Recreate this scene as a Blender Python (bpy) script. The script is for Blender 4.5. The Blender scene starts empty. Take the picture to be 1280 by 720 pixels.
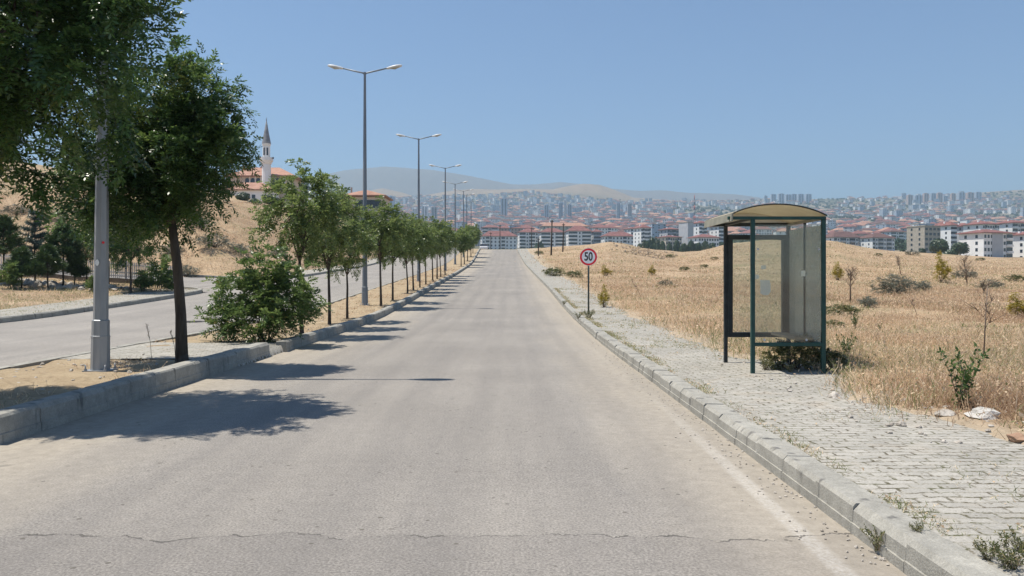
import bpy, bmesh, math, random
import numpy as np
from mathutils import Vector

# ------------------------------------------------------------------ camera, sky, sun, exposure
S = bpy.context.scene
COL = S.collection
rng = np.random.default_rng(7)
random.seed(7)
R = math.radians
EYE = 1.5
HZ = 346.0            # image row of the camera's own level, 1280x720 photo pixels
FPX = 1000.0          # focal length in photo pixels

cam_d = bpy.data.cameras.new('camera')
cam_d.sensor_width = 36.0
cam_d.lens = 36.0 * FPX / 1280.0
cam_d.shift_y = -(360.0 - HZ) / 1280.0
cam_d.clip_start = 0.05
cam_d.clip_end = 40000.0
cam = bpy.data.objects.new('camera', cam_d)
COL.objects.link(cam)
cam.location = (0, 0, EYE)
cam.rotation_euler = (R(90), 0, 0)
S.camera = cam

SUN_EL = R(69.2)
SUN_AZ = Vector((-0.997, 0.07))      # horizontal direction towards the sun
world = bpy.data.worlds.new('World')
S.world = world
world.use_nodes = True
wn = world.node_tree
sky = wn.nodes.new('ShaderNodeTexSky')
sky.sky_type = 'NISHITA'
sky.sun_disc = False
sky.sun_elevation = SUN_EL
sky.sun_rotation = math.atan2(SUN_AZ.x, SUN_AZ.y) % (2 * math.pi)
sky.altitude = 900
sky.air_density = 1.0
sky.dust_density = 0.0
sky.ozone_density = 6.0
wn.links.new(sky.outputs[0], wn.nodes['Background'].inputs[0])
wn.nodes['Background'].inputs[1].default_value = 0.10

sun_d = bpy.data.lights.new('sun', 'SUN')
sun_d.energy = 5.0
sun_d.angle = R(0.5)
sun_d.color = (1.0, 0.94, 0.85)
sun = bpy.data.objects.new('sun', sun_d)
COL.objects.link(sun)
to_sun = Vector((SUN_AZ.x * math.cos(SUN_EL), SUN_AZ.y * math.cos(SUN_EL), math.sin(SUN_EL)))
sun.rotation_euler = to_sun.to_track_quat('Z', 'Y').to_euler()

S.view_settings.view_transform = 'Standard'
S.view_settings.look = 'None'
S.view_settings.gamma = 1.0
S.view_settings.use_curve_mapping = False
S.view_settings.exposure = 0.5
S.render.engine = 'CYCLES'
S.cycles.use_denoising = True
S.cycles.volume_bounces = 2
S.cycles.transparent_max_bounces = 24
S.cycles.max_bounces = 8


# ------------------------------------------------------------------ materials
def new_mat(name):
    m = bpy.data.materials.new(name)
    m.use_nodes = True
    nt = m.node_tree
    b = nt.nodes['Principled BSDF']
    return m, nt, b


def nd(nt, typ, **kw):
    n = nt.nodes.new(typ)
    for k, v in kw.items():
        if k in n.inputs.keys() if isinstance(k, str) else False:
            n.inputs[k].default_value = v
        else:
            setattr(n, k, v)
    return n


def noise(nt, vec, scale, detail=4, rough=0.55, dist=0.0):
    n = nt.nodes.new('ShaderNodeTexNoise')
    n.inputs['Scale'].default_value = scale
    n.inputs['Detail'].default_value = detail
    n.inputs['Roughness'].default_value = rough
    n.inputs['Distortion'].default_value = dist
    if vec is not None:
        nt.links.new(vec, n.inputs['Vector'])
    return n.outputs['Fac']


def ramp(nt, fac, stops):
    n = nt.nodes.new('ShaderNodeValToRGB')
    cr = n.color_ramp
    while len(cr.elements) > 1:
        cr.elements.remove(cr.elements[-1])
    for i, (p, c) in enumerate(stops):
        e = cr.elements[0] if i == 0 else cr.elements.new(p)
        e.position = p
        e.color = (c[0], c[1], c[2], 1) if hasattr(c, '__len__') else (c, c, c, 1)
    nt.links.new(fac, n.inputs[0])
    return n.outputs[0]


def mixc(nt, fac, a, b, mode='MIX'):
    n = nt.nodes.new('ShaderNodeMix')
    n.data_type = 'RGBA'
    n.blend_type = mode
    for s, v in ((n.inputs[0], fac), (n.inputs[6], a), (n.inputs[7], b)):
        if hasattr(v, 'is_linked'):
            nt.links.new(v, s)
        elif hasattr(v, '__len__'):
            s.default_value = (v[0], v[1], v[2], 1)
        else:
            s.default_value = v
    return n.outputs[2]


def mth(nt, op, a, b=None, c=None, clamp=False):
    n = nt.nodes.new('ShaderNodeMath')
    n.operation = op
    n.use_clamp = clamp
    for s, v in zip(n.inputs, (a, b, c)):
        if v is None:
            continue
        if hasattr(v, 'is_linked'):
            nt.links.new(v, s)
        else:
            s.default_value = v
    return n.outputs[0]


def coords(nt, sc=(1, 1, 1), src='Object'):
    t = nt.nodes.new('ShaderNodeTexCoord')
    if sc == (1, 1, 1):
        return t.outputs[src]
    mp = nt.nodes.new('ShaderNodeMapping')
    mp.inputs['Scale'].default_value = sc
    nt.links.new(t.outputs[src], mp.inputs['Vector'])
    return mp.outputs[0]


def bump(nt, b, h, strength=0.3, dist=0.02):
    n = nt.nodes.new('ShaderNodeBump')
    n.inputs['Strength'].default_value = strength
    n.inputs['Distance'].default_value = dist
    nt.links.new(h, n.inputs['Height'])
    nt.links.new(n.outputs[0], b.inputs['Normal'])


def pm(name, c1, c2, scale=6, rough=0.8, bm=0.15, sc=(1, 1, 1), metal=0.0, detail=5, spec=0.4, lo=0.35, hi=0.65, bd=0.01):
    """plain weathered surface: two tones mixed by noise, with a little relief"""
    m, nt, b = new_mat(name)
    v = coords(nt, sc)
    f = noise(nt, v, scale, detail)
    nt.links.new(ramp(nt, f, [(lo, c1), (hi, c2)]), b.inputs['Base Color'])
    b.inputs['Roughness'].default_value = rough
    b.inputs['Metallic'].default_value = metal
    b.inputs['Specular IOR Level'].default_value = spec
    if bm:
        bump(nt, b, noise(nt, v, scale * 5, 4), bm, bd)
    return m


def leafmat(name, stops, trans=0.3, rough=0.38, tcol=1.3):
    m, nt, b = new_mat(name)
    at = nt.nodes.new('ShaderNodeAttribute')
    at.attribute_name = 'tint'
    c = ramp(nt, at.outputs['Fac'], stops)
    nt.links.new(c, b.inputs['Base Color'])
    b.inputs['Roughness'].default_value = rough
    b.inputs['Specular IOR Level'].default_value = 0.5
    tr = nt.nodes.new('ShaderNodeBsdfTranslucent')
    hs = nt.nodes.new('ShaderNodeHueSaturation')
    hs.inputs['Value'].default_value = tcol
    hs.inputs['Hue'].default_value = 0.485
    nt.links.new(c, hs.inputs['Color'])
    nt.links.new(hs.outputs[0], tr.inputs['Color'])
    mx = nt.nodes.new('ShaderNodeMixShader')
    mx.inputs[0].default_value = trans
    nt.links.new(b.outputs[0], mx.inputs[1])
    nt.links.new(tr.outputs[0], mx.inputs[2])
    nt.links.new(mx.outputs[0], nt.nodes['Material Output'].inputs['Surface'])
    return m


def asphalt(name, tone=1.0, near_details=False):
    m, nt, b = new_mat(name)
    v = coords(nt)
    vs = coords(nt, (1.0, 0.07, 1.0))
    big = noise(nt, v, 0.35, 4)
    streak = noise(nt, vs, 1.6, 5, 0.65)
    fine = noise(nt, v, 62, 3, 0.75)
    mid = noise(nt, v, 9, 5, 0.65)
    c = ramp(nt, big, [(0.3, [x * tone for x in (0.225, 0.207, 0.183)]), (0.7, [x * tone for x in (0.285, 0.262, 0.23)])])
    c = mixc(nt, mth(nt, 'MULTIPLY', ramp(nt, streak, [(0.40, 0.0), (0.66, 1.0)]), 0.5), c, [x * tone for x in (0.185, 0.172, 0.157)])
    c = mixc(nt, 0.3, c, ramp(nt, mid, [(0.3, 0.7), (0.7, 1.25)]), 'MULTIPLY')
    c = mixc(nt, 0.8, c, ramp(nt, fine, [(0.3, 0.40), (0.5, 1.0), (0.72, 1.7)]), 'MULTIPLY')
    sep = nt.nodes.new('ShaderNodeSeparateXYZ')
    nt.links.new(v, sep.inputs[0])
    X, Y = sep.outputs[0], sep.outputs[1]
    if near_details:
        # dust gathered along both kerbs
        wob = mth(nt, 'MULTIPLY', mth(nt, 'SUBTRACT', noise(nt, coords(nt, (1, 0.25, 1)), 1.2, 5), 0.5), 1.4)
        Xw = mth(nt, 'ADD', X, wob)
        dr = mth(nt, 'MULTIPLY', mth(nt, 'SUBTRACT', Xw, 0.6), 0.75, clamp=True)
        dl = mth(nt, 'MULTIPLY', mth(nt, 'SUBTRACT', -2.9, Xw), 0.8, clamp=True)
        dust = mth(nt, 'MULTIPLY', mth(nt, 'MAXIMUM', dr, dl), 0.75)
        c = mixc(nt, dust, c, ramp(nt, mid, [(0.3, (0.30, 0.262, 0.205)), (0.7, (0.42, 0.37, 0.295))]))
        # worn edge line
        xl = mth(nt, 'ABSOLUTE', mth(nt, 'SUBTRACT', X, mth(nt, 'ADD', 1.64, mth(nt, 'MULTIPLY', Y, 0.012))))
        line = mth(nt, 'SUBTRACT', 1.0, mth(nt, 'MULTIPLY', mth(nt, 'SUBTRACT', xl, 0.035), 25.0, clamp=True))
        wear = ramp(nt, noise(nt, v, 34, 5, 0.75), [(0.40, 0.15), (0.70, 1.0)])
        fade = mth(nt, 'MULTIPLY', mth(nt, 'SUBTRACT', 10.5, Y), 0.2, clamp=True)
        lw = mth(nt, 'MULTIPLY', mth(nt, 'MULTIPLY', line, wear), mth(nt, 'MULTIPLY', fade, 0.5))
        c = mixc(nt, lw, c, (0.62, 0.6, 0.56))
        # cold joint with its crack across the carriageway
        wv = coords(nt, (0.55, 0.0, 0.0))
        yj = mth(nt, 'ADD', Y, mth(nt, 'ADD', mth(nt, 'MULTIPLY', noise(nt, wv, 2.2, 6, 0.6), 0.75),
                                  mth(nt, 'MULTIPLY', noise(nt, v, 14, 3), 0.07)))
        dj = mth(nt, 'SUBTRACT', yj, 5.04)
        crack = mth(nt, 'LESS_THAN', mth(nt, 'ABSOLUTE', dj), mth(nt, 'MULTIPLY', ramp(nt, noise(nt, v, 5, 3), [(0.42, 0.0), (0.66, 1.0)]), 0.017))
        old = mth(nt, 'LESS_THAN', dj, 0.0)
        c = mixc(nt, mth(nt, 'MULTIPLY', old, 0.35), c, mixc(nt, 1.0, c, (0.72, 0.72, 0.74), 'MULTIPLY'))
        c = mixc(nt, mth(nt, 'MULTIPLY', crack, 0.75), c, (0.06, 0.055, 0.05))
        # old patched transverse joints and oil spots further on
        for y0, x0, x1, t in ((22.6, -2.2, 0.2, 0.028), (46, -4.4, 1.5, 0.1), (66.0, -4.6, 1.8, 0.25), (13.4, -3.0, 1.4, 0.010)):
            d = mth(nt, 'ABSOLUTE', mth(nt, 'SUBTRACT', mth(nt, 'ADD', Y, mth(nt, 'MULTIPLY', noise(nt, wv, 5, 4), 0.3)), y0 + 0.15))
            k = mth(nt, 'MULTIPLY', mth(nt, 'LESS_THAN', d, t), mth(nt, 'MULTIPLY', mth(nt, 'GREATER_THAN', X, x0), mth(nt, 'LESS_THAN', X, x1)))
            c = mixc(nt, mth(nt, 'MULTIPLY', k, 0.45), c, (0.12, 0.115, 0.11))
        spots = ramp(nt, noise(nt, v, 3.1, 2, 0.4), [(0.74, 0.0), (0.79, 1.0)])
        c = mixc(nt, mth(nt, 'MULTIPLY', spots, 0.35), c, (0.12, 0.11, 0.1))
        vor = nt.nodes.new('ShaderNodeTexVoronoi')
        vor.inputs['Scale'].default_value = 7.0
        nt.links.new(v, vor.inputs['Vector'])
        peb = mth(nt, 'MULTIPLY', mth(nt, 'LESS_THAN', vor.outputs['Distance'], 0.11), ramp(nt, noise(nt, v, 2.0, 2), [(0.5, 0.0), (0.56, 1.0)]))
        c = mixc(nt, mth(nt, 'MULTIPLY', peb, 0.75), c, (0.09, 0.08, 0.065))
        arc = nt.nodes.new('ShaderNodeTexWave')
        arc.inputs['Scale'].default_value = 0.42
        arc.inputs['Distortion'].default_value = 2.2
        arc.inputs['Detail'].default_value = 4
        arc.inputs['Detail Scale'].default_value = 1.5
        nt.links.new(coords(nt, (1, 0.06, 1)), arc.inputs['Vector'])
        c = mixc(nt, mth(nt, 'MULTIPLY', ramp(nt, arc.outputs['Fac'], [(0.55, 0.0), (0.95, 1.0)]), 0.14), c, (0.15, 0.14, 0.13))
    nt.links.new(c, b.inputs['Base Color'])
    b.inputs['Roughness'].default_value = 0.9
    b.inputs['Specular IOR Level'].default_value = 0.25
    bump(nt, b, mth(nt, 'ADD', mth(nt, 'MULTIPLY', fine, 0.6), mth(nt, 'MULTIPLY', mid, 0.2)), 0.4, 0.006)
    return m


def paving(name, sx=1.0):
    """worn interlocking concrete blocks with earth and weeds in the joints"""
    m, nt, b = new_mat(name)
    v = coords(nt)
    mp = nt.nodes.new('ShaderNodeMixRGB')
    mp.blend_type = 'ADD'
    mp.inputs[0].default_value = 0.085
    nz = nt.nodes.new('ShaderNodeTexNoise')
    nz.inputs['Scale'].default_value = 5.0
    nz.inputs['Detail'].default_value = 3
    nt.links.new(v, nz.inputs['Vector'])
    nt.links.new(v, mp.inputs[1])
    nt.links.new(nz.outputs['Color'], mp.inputs[2])
    br = nt.nodes.new('ShaderNodeTexBrick')
    br.inputs['Scale'].default_value = 1.0
    br.inputs['Brick Width'].default_value = 0.20
    br.inputs['Row Height'].default_value = 0.105
    br.inputs['Mortar Size'].default_value = 0.013
    br.inputs['Mortar Smooth'].default_value = 0.25
    br.inputs['Color1'].default_value = (0.305, 0.29, 0.255, 1)
    br.inputs['Color2'].default_value = (0.375, 0.355, 0.312, 1)
    nt.links.new(mp.outputs[0], br.inputs['Vector'])
    fill = ramp(nt, noise(nt, v, 10.0, 5, 0.8), [(0.465, 0.0), (0.555, 1.0)])
    jm = mth(nt, 'MULTIPLY', br.outputs['Fac'], fill)
    big = noise(nt, v, 0.9, 5, 0.6)
    fine = noise(nt, v, 60, 3, 0.6)
    c = mixc(nt, 1.0, br.outputs['Color'], (1, 1, 1), 'MULTIPLY')
    n = nt.nodes[-1]
    br.inputs['Mortar'].default_value = (0.315, 0.295, 0.25, 1)
    c = mixc(nt, 0.6, c, ramp(nt, big, [(0.3, 0.8), (0.7, 1.2)]), 'MULTIPLY')
    c = mixc(nt, 0.45, c, ramp(nt, fine, [(0.3, 0.6), (0.7, 1.4)]), 'MULTIPLY')
    c = mixc(nt, mth(nt, 'MULTIPLY', ramp(nt, noise(nt, v, 1.7, 5, 0.65), [(0.55, 0.0), (0.72, 1.0)]), 0.55), c, (0.40, 0.34, 0.26))
    c = mixc(nt, mth(nt, 'MULTIPLY', jm, 0.93), c, ramp(nt, noise(nt, v, 3, 3), [(0.4, (0.085, 0.068, 0.045)), (0.6, (0.075, 0.075, 0.03))]))
    sp_ = ramp(nt, noise(nt, v, 22, 2, 0.5), [(0.65, 0.0), (0.71, 1.0)])
    c = mixc(nt, mth(nt, 'MULTIPLY', sp_, 0.75), c, (0.12, 0.10, 0.065))
    nt.links.new(c, b.inputs['Base Color'])
    b.inputs['Roughness'].default_value = 0.92
    b.inputs['Specular IOR Level'].default_value = 0.25
    inv = mth(nt, 'SUBTRACT', 1.0, mth(nt, 'MULTIPLY', br.outputs['Fac'], mth(nt, 'ADD', 0.25, mth(nt, 'MULTIPLY', fill, 0.75))))
    bump(nt, b, mth(nt, 'ADD', inv, mth(nt, 'MULTIPLY', fine, 0.3)), 0.35, 0.008)
    return m


def soil(name, dry=(0.42, 0.33, 0.215), dry2=(0.31, 0.235, 0.15), dark=(0.17, 0.125, 0.075)):
    m, nt, b = new_mat(name)
    v = coords(nt)
    f1, f2, f3 = noise(nt, v, 1.1, 5, 0.6), noise(nt, v, 11, 5, 0.7), noise(nt, v, 70, 3, 0.6)
    c = ramp(nt, f1, [(0.3, dry2), (0.65, dry)])
    c = mixc(nt, ramp(nt, f2, [(0.5, 0.0), (0.75, 0.8)]), c, dark)
    c = mixc(nt, 0.5, c, ramp(nt, f3, [(0.3, 0.5), (0.7, 1.5)]), 'MULTIPLY')
    nt.links.new(c, b.inputs['Base Color'])
    b.inputs['Roughness'].default_value = 0.95
    b.inputs['Specular IOR Level'].default_value = 0.15
    bump(nt, b, mth(nt, 'ADD', f2, mth(nt, 'MULTIPLY', f3, 0.4)), 0.9, 0.04)
    return m


def ground_material():
    m, nt, b = new_mat('dry_ground')
    v = coords(nt)
    sep = nt.nodes.new('ShaderNodeSeparateXYZ')
    nt.links.new(v, sep.inputs[0])
    X, Y = sep.outputs[0], sep.outputs[1]
    f0, f1, f2, f3 = noise(nt, v, 0.045, 4, 0.6), noise(nt, v, 0.45, 5, 0.65), noise(nt, v, 5.0, 5, 0.7), noise(nt, v, 45, 3, 0.65)
    c = ramp(nt, f1, [(0.28, (0.22, 0.155, 0.10)), (0.5, (0.35, 0.255, 0.165)), (0.72, (0.45, 0.345, 0.235))])
    c = mixc(nt, ramp(nt, f0, [(0.45, 0.0), (0.7, 0.65)]), c, (0.41, 0.30, 0.18))
    c = mixc(nt, ramp(nt, noise(nt, v, 0.16, 5, 0.7), [(0.52, 0.0), (0.66, 0.7)]), c, (0.20, 0.175, 0.09))
    c = mixc(nt, 0.7, c, ramp(nt, f2, [(0.3, 0.55), (0.5, 1.0), (0.72, 1.45)]), 'MULTIPLY')
    c = mixc(nt, 0.55, c, ramp(nt, f3, [(0.3, 0.5), (0.7, 1.5)]), 'MULTIPLY')
    # bare trodden dust beside the pavement
    e = mth(nt, 'ADD', X, mth(nt, 'MULTIPLY', noise(nt, v, 1.3, 4), 1.2))
    edge = mth(nt, 'MULTIPLY', mth(nt, 'GREATER_THAN', X, 2.0), mth(nt, 'MULTIPLY', mth(nt, 'SUBTRACT', 5.2, e), 1.6, clamp=True))
    c = mixc(nt, mth(nt, 'MULTIPLY', edge, 0.7), c, ramp(nt, f2, [(0.3, (0.33, 0.275, 0.20)), (0.7, (0.46, 0.39, 0.295))]))
    # far valley: dusty plots, scrub and orchards
    vl = coords(nt, (1.0, 0.4, 1.0))
    g0, g1 = noise(nt, vl, 0.006, 6, 0.65), noise(nt, vl, 0.02, 5, 0.7)
    town = ramp(nt, g1, [(0.38, (0.075, 0.085, 0.045)), (0.48, (0.17, 0.15, 0.105)), (0.6, (0.26, 0.22, 0.165))])
    town = mixc(nt, ramp(nt, g0, [(0.48, 0.0), (0.6, 0.75)]), town, (0.055, 0.07, 0.038))
    k = mth(nt, 'MULTIPLY', mth(nt, 'SUBTRACT', Y, 300.0), 0.006, clamp=True)
    c = mixc(nt, k, c, town)
    hill = mixc(nt, ramp(nt, g1, [(0.4, 0.0), (0.65, 0.6)]), (0.30, 0.225, 0.15), (0.20, 0.15, 0.10))
    k2 = mth(nt, 'MULTIPLY', mth(nt, 'SUBTRACT', mth(nt, 'ADD', Y, mth(nt, 'MULTIPLY', g1, 400.0)), 3950.0), 0.004, clamp=True)
    c = mixc(nt, k2, c, hill)
    k3 = mth(nt, 'MULTIPLY', mth(nt, 'SUBTRACT', Y, 4650.0), 0.005, clamp=True)
    c = mixc(nt, k3, c, mixc(nt, ramp(nt, g1, [(0.4, 0.0), (0.6, 1.0)]), (0.165, 0.155, 0.15), (0.19, 0.175, 0.165)))
    nt.links.new(c, b.inputs['Base Color'])
    b.inputs['Roughness'].default_value = 0.95
    b.inputs['Specular IOR Level'].default_value = 0.1
    bump(nt, b, mth(nt, 'ADD', f2, mth(nt, 'MULTIPLY', f3, 0.4)), 0.8, 0.05)
    return m


def concrete_kerb():
    m, nt, b = new_mat('kerb_concrete')
    v = coords(nt)
    f1, f2, f3 = noise(nt, v, 2.2, 5, 0.65), noise(nt, v, 12, 5, 0.7), noise(nt, v, 80, 3)
    c = ramp(nt, f1, [(0.3, (0.25, 0.24, 0.21)), (0.7, (0.37, 0.355, 0.31))])
    stain = ramp(nt, noise(nt, coords(nt, (1, 1, 0.25)), 5.5, 3, 0.5), [(0.62, 0.0), (0.68, 0.85)])
    c = mixc(nt, stain, c, (0.13, 0.125, 0.115))
    c = mixc(nt, 0.5, c, ramp(nt, f2, [(0.3, 0.7), (0.7, 1.3)]), 'MULTIPLY')
    c = mixc(nt, 0.4, c, ramp(nt, f3, [(0.3, 0.6), (0.7, 1.4)]), 'MULTIPLY')
    nt.links.new(c, b.inputs['Base Color'])
    b.inputs['Roughness'].default_value = 0.9
    b.inputs['Specular IOR Level'].default_value = 0.25
    bump(nt, b, mth(nt, 'ADD', f2, f3), 0.4, 0.01)
    return m


def glass_mat(name, dust=0.35, col=(0.55, 0.55, 0.47)):
    """clear pane under a film of dust"""
    m, nt, b = new_mat(name)
    v = coords(nt)
    b.inputs['Base Color'].default_value = (*col, 1)
    b.inputs['Roughness'].default_value = 0.6
    tr = nt.nodes.new('ShaderNodeBsdfTransparent')
    tr.inputs[0].default_value = (0.93, 0.95, 0.92, 1)
    gl = nt.nodes.new('ShaderNodeBsdfGlossy')
    gl.inputs['Roughness'].default_value = 0.05
    fr = nt.nodes.new('ShaderNodeFresnel')
    fr.inputs[0].default_value = 1.45
    m1 = nt.nodes.new('ShaderNodeMixShader')
    nt.links.new(fr.outputs[0], m1.inputs[0])
    nt.links.new(tr.outputs[0], m1.inputs[1])
    nt.links.new(gl.outputs[0], m1.inputs[2])
    tl = nt.nodes.new('ShaderNodeBsdfTranslucent')
    tl.inputs[0].default_value = (*[min(1, q * 1.25) for q in col], 1)
    md = nt.nodes.new('ShaderNodeMixShader')
    md.inputs[0].default_value = 0.5
    nt.links.new(b.outputs[0], md.inputs[1])
    nt.links.new(tl.outputs[0], md.inputs[2])
    m2 = nt.nodes.new('ShaderNodeMixShader')
    d = ramp(nt, noise(nt, v, 3.0, 6, 0.7), [(0.3, dust * 0.75), (0.7, min(1, dust * 1.25))])
    nt.links.new(d, m2.inputs[0])
    nt.links.new(m1.outputs[0], m2.inputs[1])
    nt.links.new(md.outputs[0], m2.inputs[2])
    nt.links.new(m2.outputs[0], nt.nodes['Material Output'].inputs['Surface'])
    return m


M = {}
M['road'] = asphalt('worn_asphalt', 1.0, True)
M['road2'] = asphalt('pale_asphalt', 1.08, False)
M['road3'] = asphalt('grey_asphalt', 0.8, False)
M['paving'] = paving('block_paving')
M['soil'] = soil('median_soil')
M['ground'] = ground_material()
M['kerb'] = concrete_kerb()
M['steel'] = pm('galvanised_steel', (0.25, 0.265, 0.275), (0.36, 0.37, 0.375), 7, 0.5, 0.08, (1, 1, 0.15), metal=0.35)
M['steel_dark'] = pm('dark_steel', (0.16, 0.18, 0.20), (0.23, 0.25, 0.27), 5, 0.5, 0.05, (1, 1, 0.2), metal=0.3)  # later lamp posts' shaded side put into colour; also clamps and mast
M['lamp_shell'] = pm('lamp_shell', (0.50, 0.50, 0.49), (0.60, 0.60, 0.58), 6, 0.4, 0.0)
M['lamp_lens'] = pm('lamp_lens', (0.32, 0.32, 0.30), (0.42, 0.42, 0.39), 9, 0.15, 0.0)
M['green_paint'] = pm('green_paint', (0.006, 0.045, 0.040), (0.012, 0.065, 0.055), 8, 0.4, 0.06)
M['black_paint'] = pm('black_frame_paint', (0.010, 0.014, 0.018), (0.028, 0.034, 0.038), 8, 0.45, 0.05)
M['panel'] = glass_mat('dusty_glass', 0.11, (0.66, 0.66, 0.60))
M['panel_near'] = glass_mat('lightly_dusty_glass', 0.085, (0.66, 0.66, 0.60))
M['panel2'] = glass_mat('very_dusty_glass', 0.25, (0.68, 0.68, 0.61))
M['fascia'] = pm('fascia_grey', (0.23, 0.22, 0.17), (0.31, 0.295, 0.23), 5, 0.6, 0.05)
M['paper'] = pm('torn_paper', (0.84, 0.87, 0.87), (0.90, 0.92, 0.91), 9, 0.8, 0.05)
M['wood'] = pm('grey_wood', (0.30, 0.24, 0.17), (0.42, 0.35, 0.26), 6, 0.8, 0.2, (1, 0.1, 1))
M['sign_white'] = pm('sign_white', (0.90, 0.90, 0.89), (0.93, 0.93, 0.92), 5, 0.4, 0.0)
M['sign_red'] = pm('sign_red', (0.78, 0.02, 0.03), (0.85, 0.03, 0.04), 6, 0.4, 0.0)
M['sign_post'] = pm('dark_post_paint', (0.03, 0.045, 0.04), (0.06, 0.075, 0.07), 8, 0.5, 0.05)
M['sign_black'] = pm('sign_black', (0.01, 0.01, 0.01), (0.02, 0.02, 0.02), 6, 0.4, 0.0)
M['bark'] = pm('tree_bark', (0.045, 0.035, 0.027), (0.105, 0.085, 0.065), 9, 0.9, 0.8, (1, 1, 0.18), bd=0.03)
M['twig'] = pm('dead_twig', (0.14, 0.10, 0.075), (0.22, 0.17, 0.125), 9, 0.9, 0.3, (1, 1, 0.3))
M['pole_wood'] = pm('pole_wood', (0.035, 0.03, 0.027), (0.08, 0.068, 0.055), 6, 0.9, 0.3, (1, 1, 0.1))
M['leaf_dark'] = leafmat('locust_leaf_dark', [(0, (0.022, 0.052, 0.016)), (0.5, (0.066, 0.132, 0.036)), (0.9, (0.135, 0.205, 0.052)), (1, (0.17, 0.21, 0.05))], 0.42, 0.33)
M['leaf_mid'] = leafmat('locust_leaf', [(0, (0.055, 0.095, 0.028)), (0.5, (0.135, 0.195, 0.058)), (0.9, (0.215, 0.270, 0.09)), (1, (0.26, 0.24, 0.08))], 0.45)
M['leaf_bush'] = leafmat('bush_leaf', [(0, (0.045, 0.085, 0.026)), (0.5, (0.112, 0.180, 0.052)), (0.9, (0.18, 0.245, 0.075)), (1, (0.28, 0.24, 0.08))], 0.4)
M['leaf_yellow'] = leafmat('yellow_shrub_leaf', [(0, (0.16, 0.15, 0.02)), (0.6, (0.36, 0.29, 0.03)), (1, (0.5, 0.40, 0.06))], 0.25)
M['leaf_grey'] = leafmat('grey_shrub_leaf', [(0, (0.075, 0.085, 0.06)), (0.6, (0.14, 0.15, 0.11)), (1, (0.22, 0.21, 0.15))], 0.2)
M['leaf_weed'] = leafmat('weed_leaf', [(0, (0.05, 0.065, 0.025)), (0.5, (0.11, 0.13, 0.045)), (.8, (.22, .20, .08)), (1, (0.36, 0.28, 0.14))], 0.25)
M['needle'] = leafmat('pine_needle', [(0, (0.025, 0.055, 0.02)), (0.6, (0.060, 0.105, 0.03)), (1, (0.10, 0.15, 0.045))], 0.15)
M['needle_blue'] = leafmat('cedar_needle', [(0, (0.035, 0.065, 0.05)), (0.6, (0.08, 0.12, 0.10)), (1, (0.14, 0.18, 0.15))], 0.15)
M['leaf_far'] = leafmat('far_tree_leaf', [(0, (0.020, 0.040, 0.018)), (0.6, (0.045, 0.075, 0.03)), (1, (0.085, 0.12, 0.05))], 0.15)
M['straw'] = leafmat('dry_grass_blade', [(0, (0.28, 0.185, 0.11)), (0.3, (0.50, 0.36, 0.22)), (0.6, (0.68, 0.51, 0.325)), (0.85, (0.80, 0.66, 0.46)), (0.92, (0.30, 0.29, 0.13)), (1, (0.17, 0.20, 0.07))], 0.4, 0.7, 1.1)
M['rock'] = pm('pale_rock', (0.30, 0.265, 0.22), (0.48, 0.44, 0.385), 4, 0.9, 0.6, bd=0.03)
M['rock_white'] = pm('white_rock', (0.38, 0.365, 0.33), (0.55, 0.53, 0.49), 4, 0.9, 0.5, bd=0.03)
M['plaster_white'] = pm('white_plaster', (0.74, 0.735, 0.715), (0.82, 0.815, 0.80), 0.4, 0.85, 0.05)
M['plaster_cream'] = pm('cream_plaster', (0.52, 0.45, 0.35), (0.60, 0.53, 0.43), 0.4, 0.85, 0.05)
M['plaster_grey'] = pm('grey_plaster', (0.40, 0.41, 0.43), (0.47, 0.48, 0.49), 0.4, 0.85, 0.05)
M['plaster_pink'] = pm('pink_plaster', (0.46, 0.33, 0.27), (0.55, 0.41, 0.34), 0.4, 0.85, 0.05)
M['plaster_blue'] = pm('bluish_plaster', (0.36, 0.42, 0.50), (0.44, 0.50, 0.57), 0.4, 0.8, 0.0)
M['raw_concrete'] = pm('bare_block_wall', (0.34, 0.30, 0.24), (0.45, 0.40, 0.33), 0.8, 0.9, 0.1)
M['roof_red'] = pm('red_roof_tiles', (0.15, 0.062, 0.056), (0.235, 0.102, 0.09), 0.5, 0.85, 0.2)
M['roof_brown'] = pm('brown_roof_tiles', (0.10, 0.052, 0.046), (0.15, 0.080, 0.070), 0.5, 0.85, 0.2)
M['roof_terra'] = pm('terracotta_tiles', (0.31, 0.165, 0.115), (0.40, 0.23, 0.165), 0.6, 0.85, 0.25)
M['window'] = pm('dark_window_glass', (0.012, 0.017, 0.026), (0.035, 0.045, 0.06), 0.5, 0.15, 0.0, spec=0.5)
M['lead'] = pm('lead_cone', (0.16, 0.165, 0.18), (0.24, 0.245, 0.26), 1.0, 0.6, 0.1)
M['fence'] = pm('pale_fence_paint', (0.48, 0.475, 0.46), (0.60, 0.595, 0.575), 5, 0.7, 0.1)
M['dark_wall'] = pm('dark_bed_wall', (0.12, 0.10, 0.08), (0.20, 0.17, 0.135), 3, 0.9, 0.3)
M['car_white'] = pm('white_car_paint', (0.70, 0.70, 0.70), (0.74, 0.74, 0.74), 2, 0.25, 0.0)
M['rubber'] = pm('tyre_rubber', (0.015, 0.015, 0.015), (0.03, 0.03, 0.03), 8, 0.8, 0.0)
M['iron'] = pm('cast_iron', (0.06, 0.055, 0.05), (0.11, 0.10, 0.09), 20, 0.7, 0.3)
M['mast_red'] = pm('mast_red_paint', (0.40, 0.05, 0.04), (0.48, 0.08, 0.06), 3, 0.6, 0.0)


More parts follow.
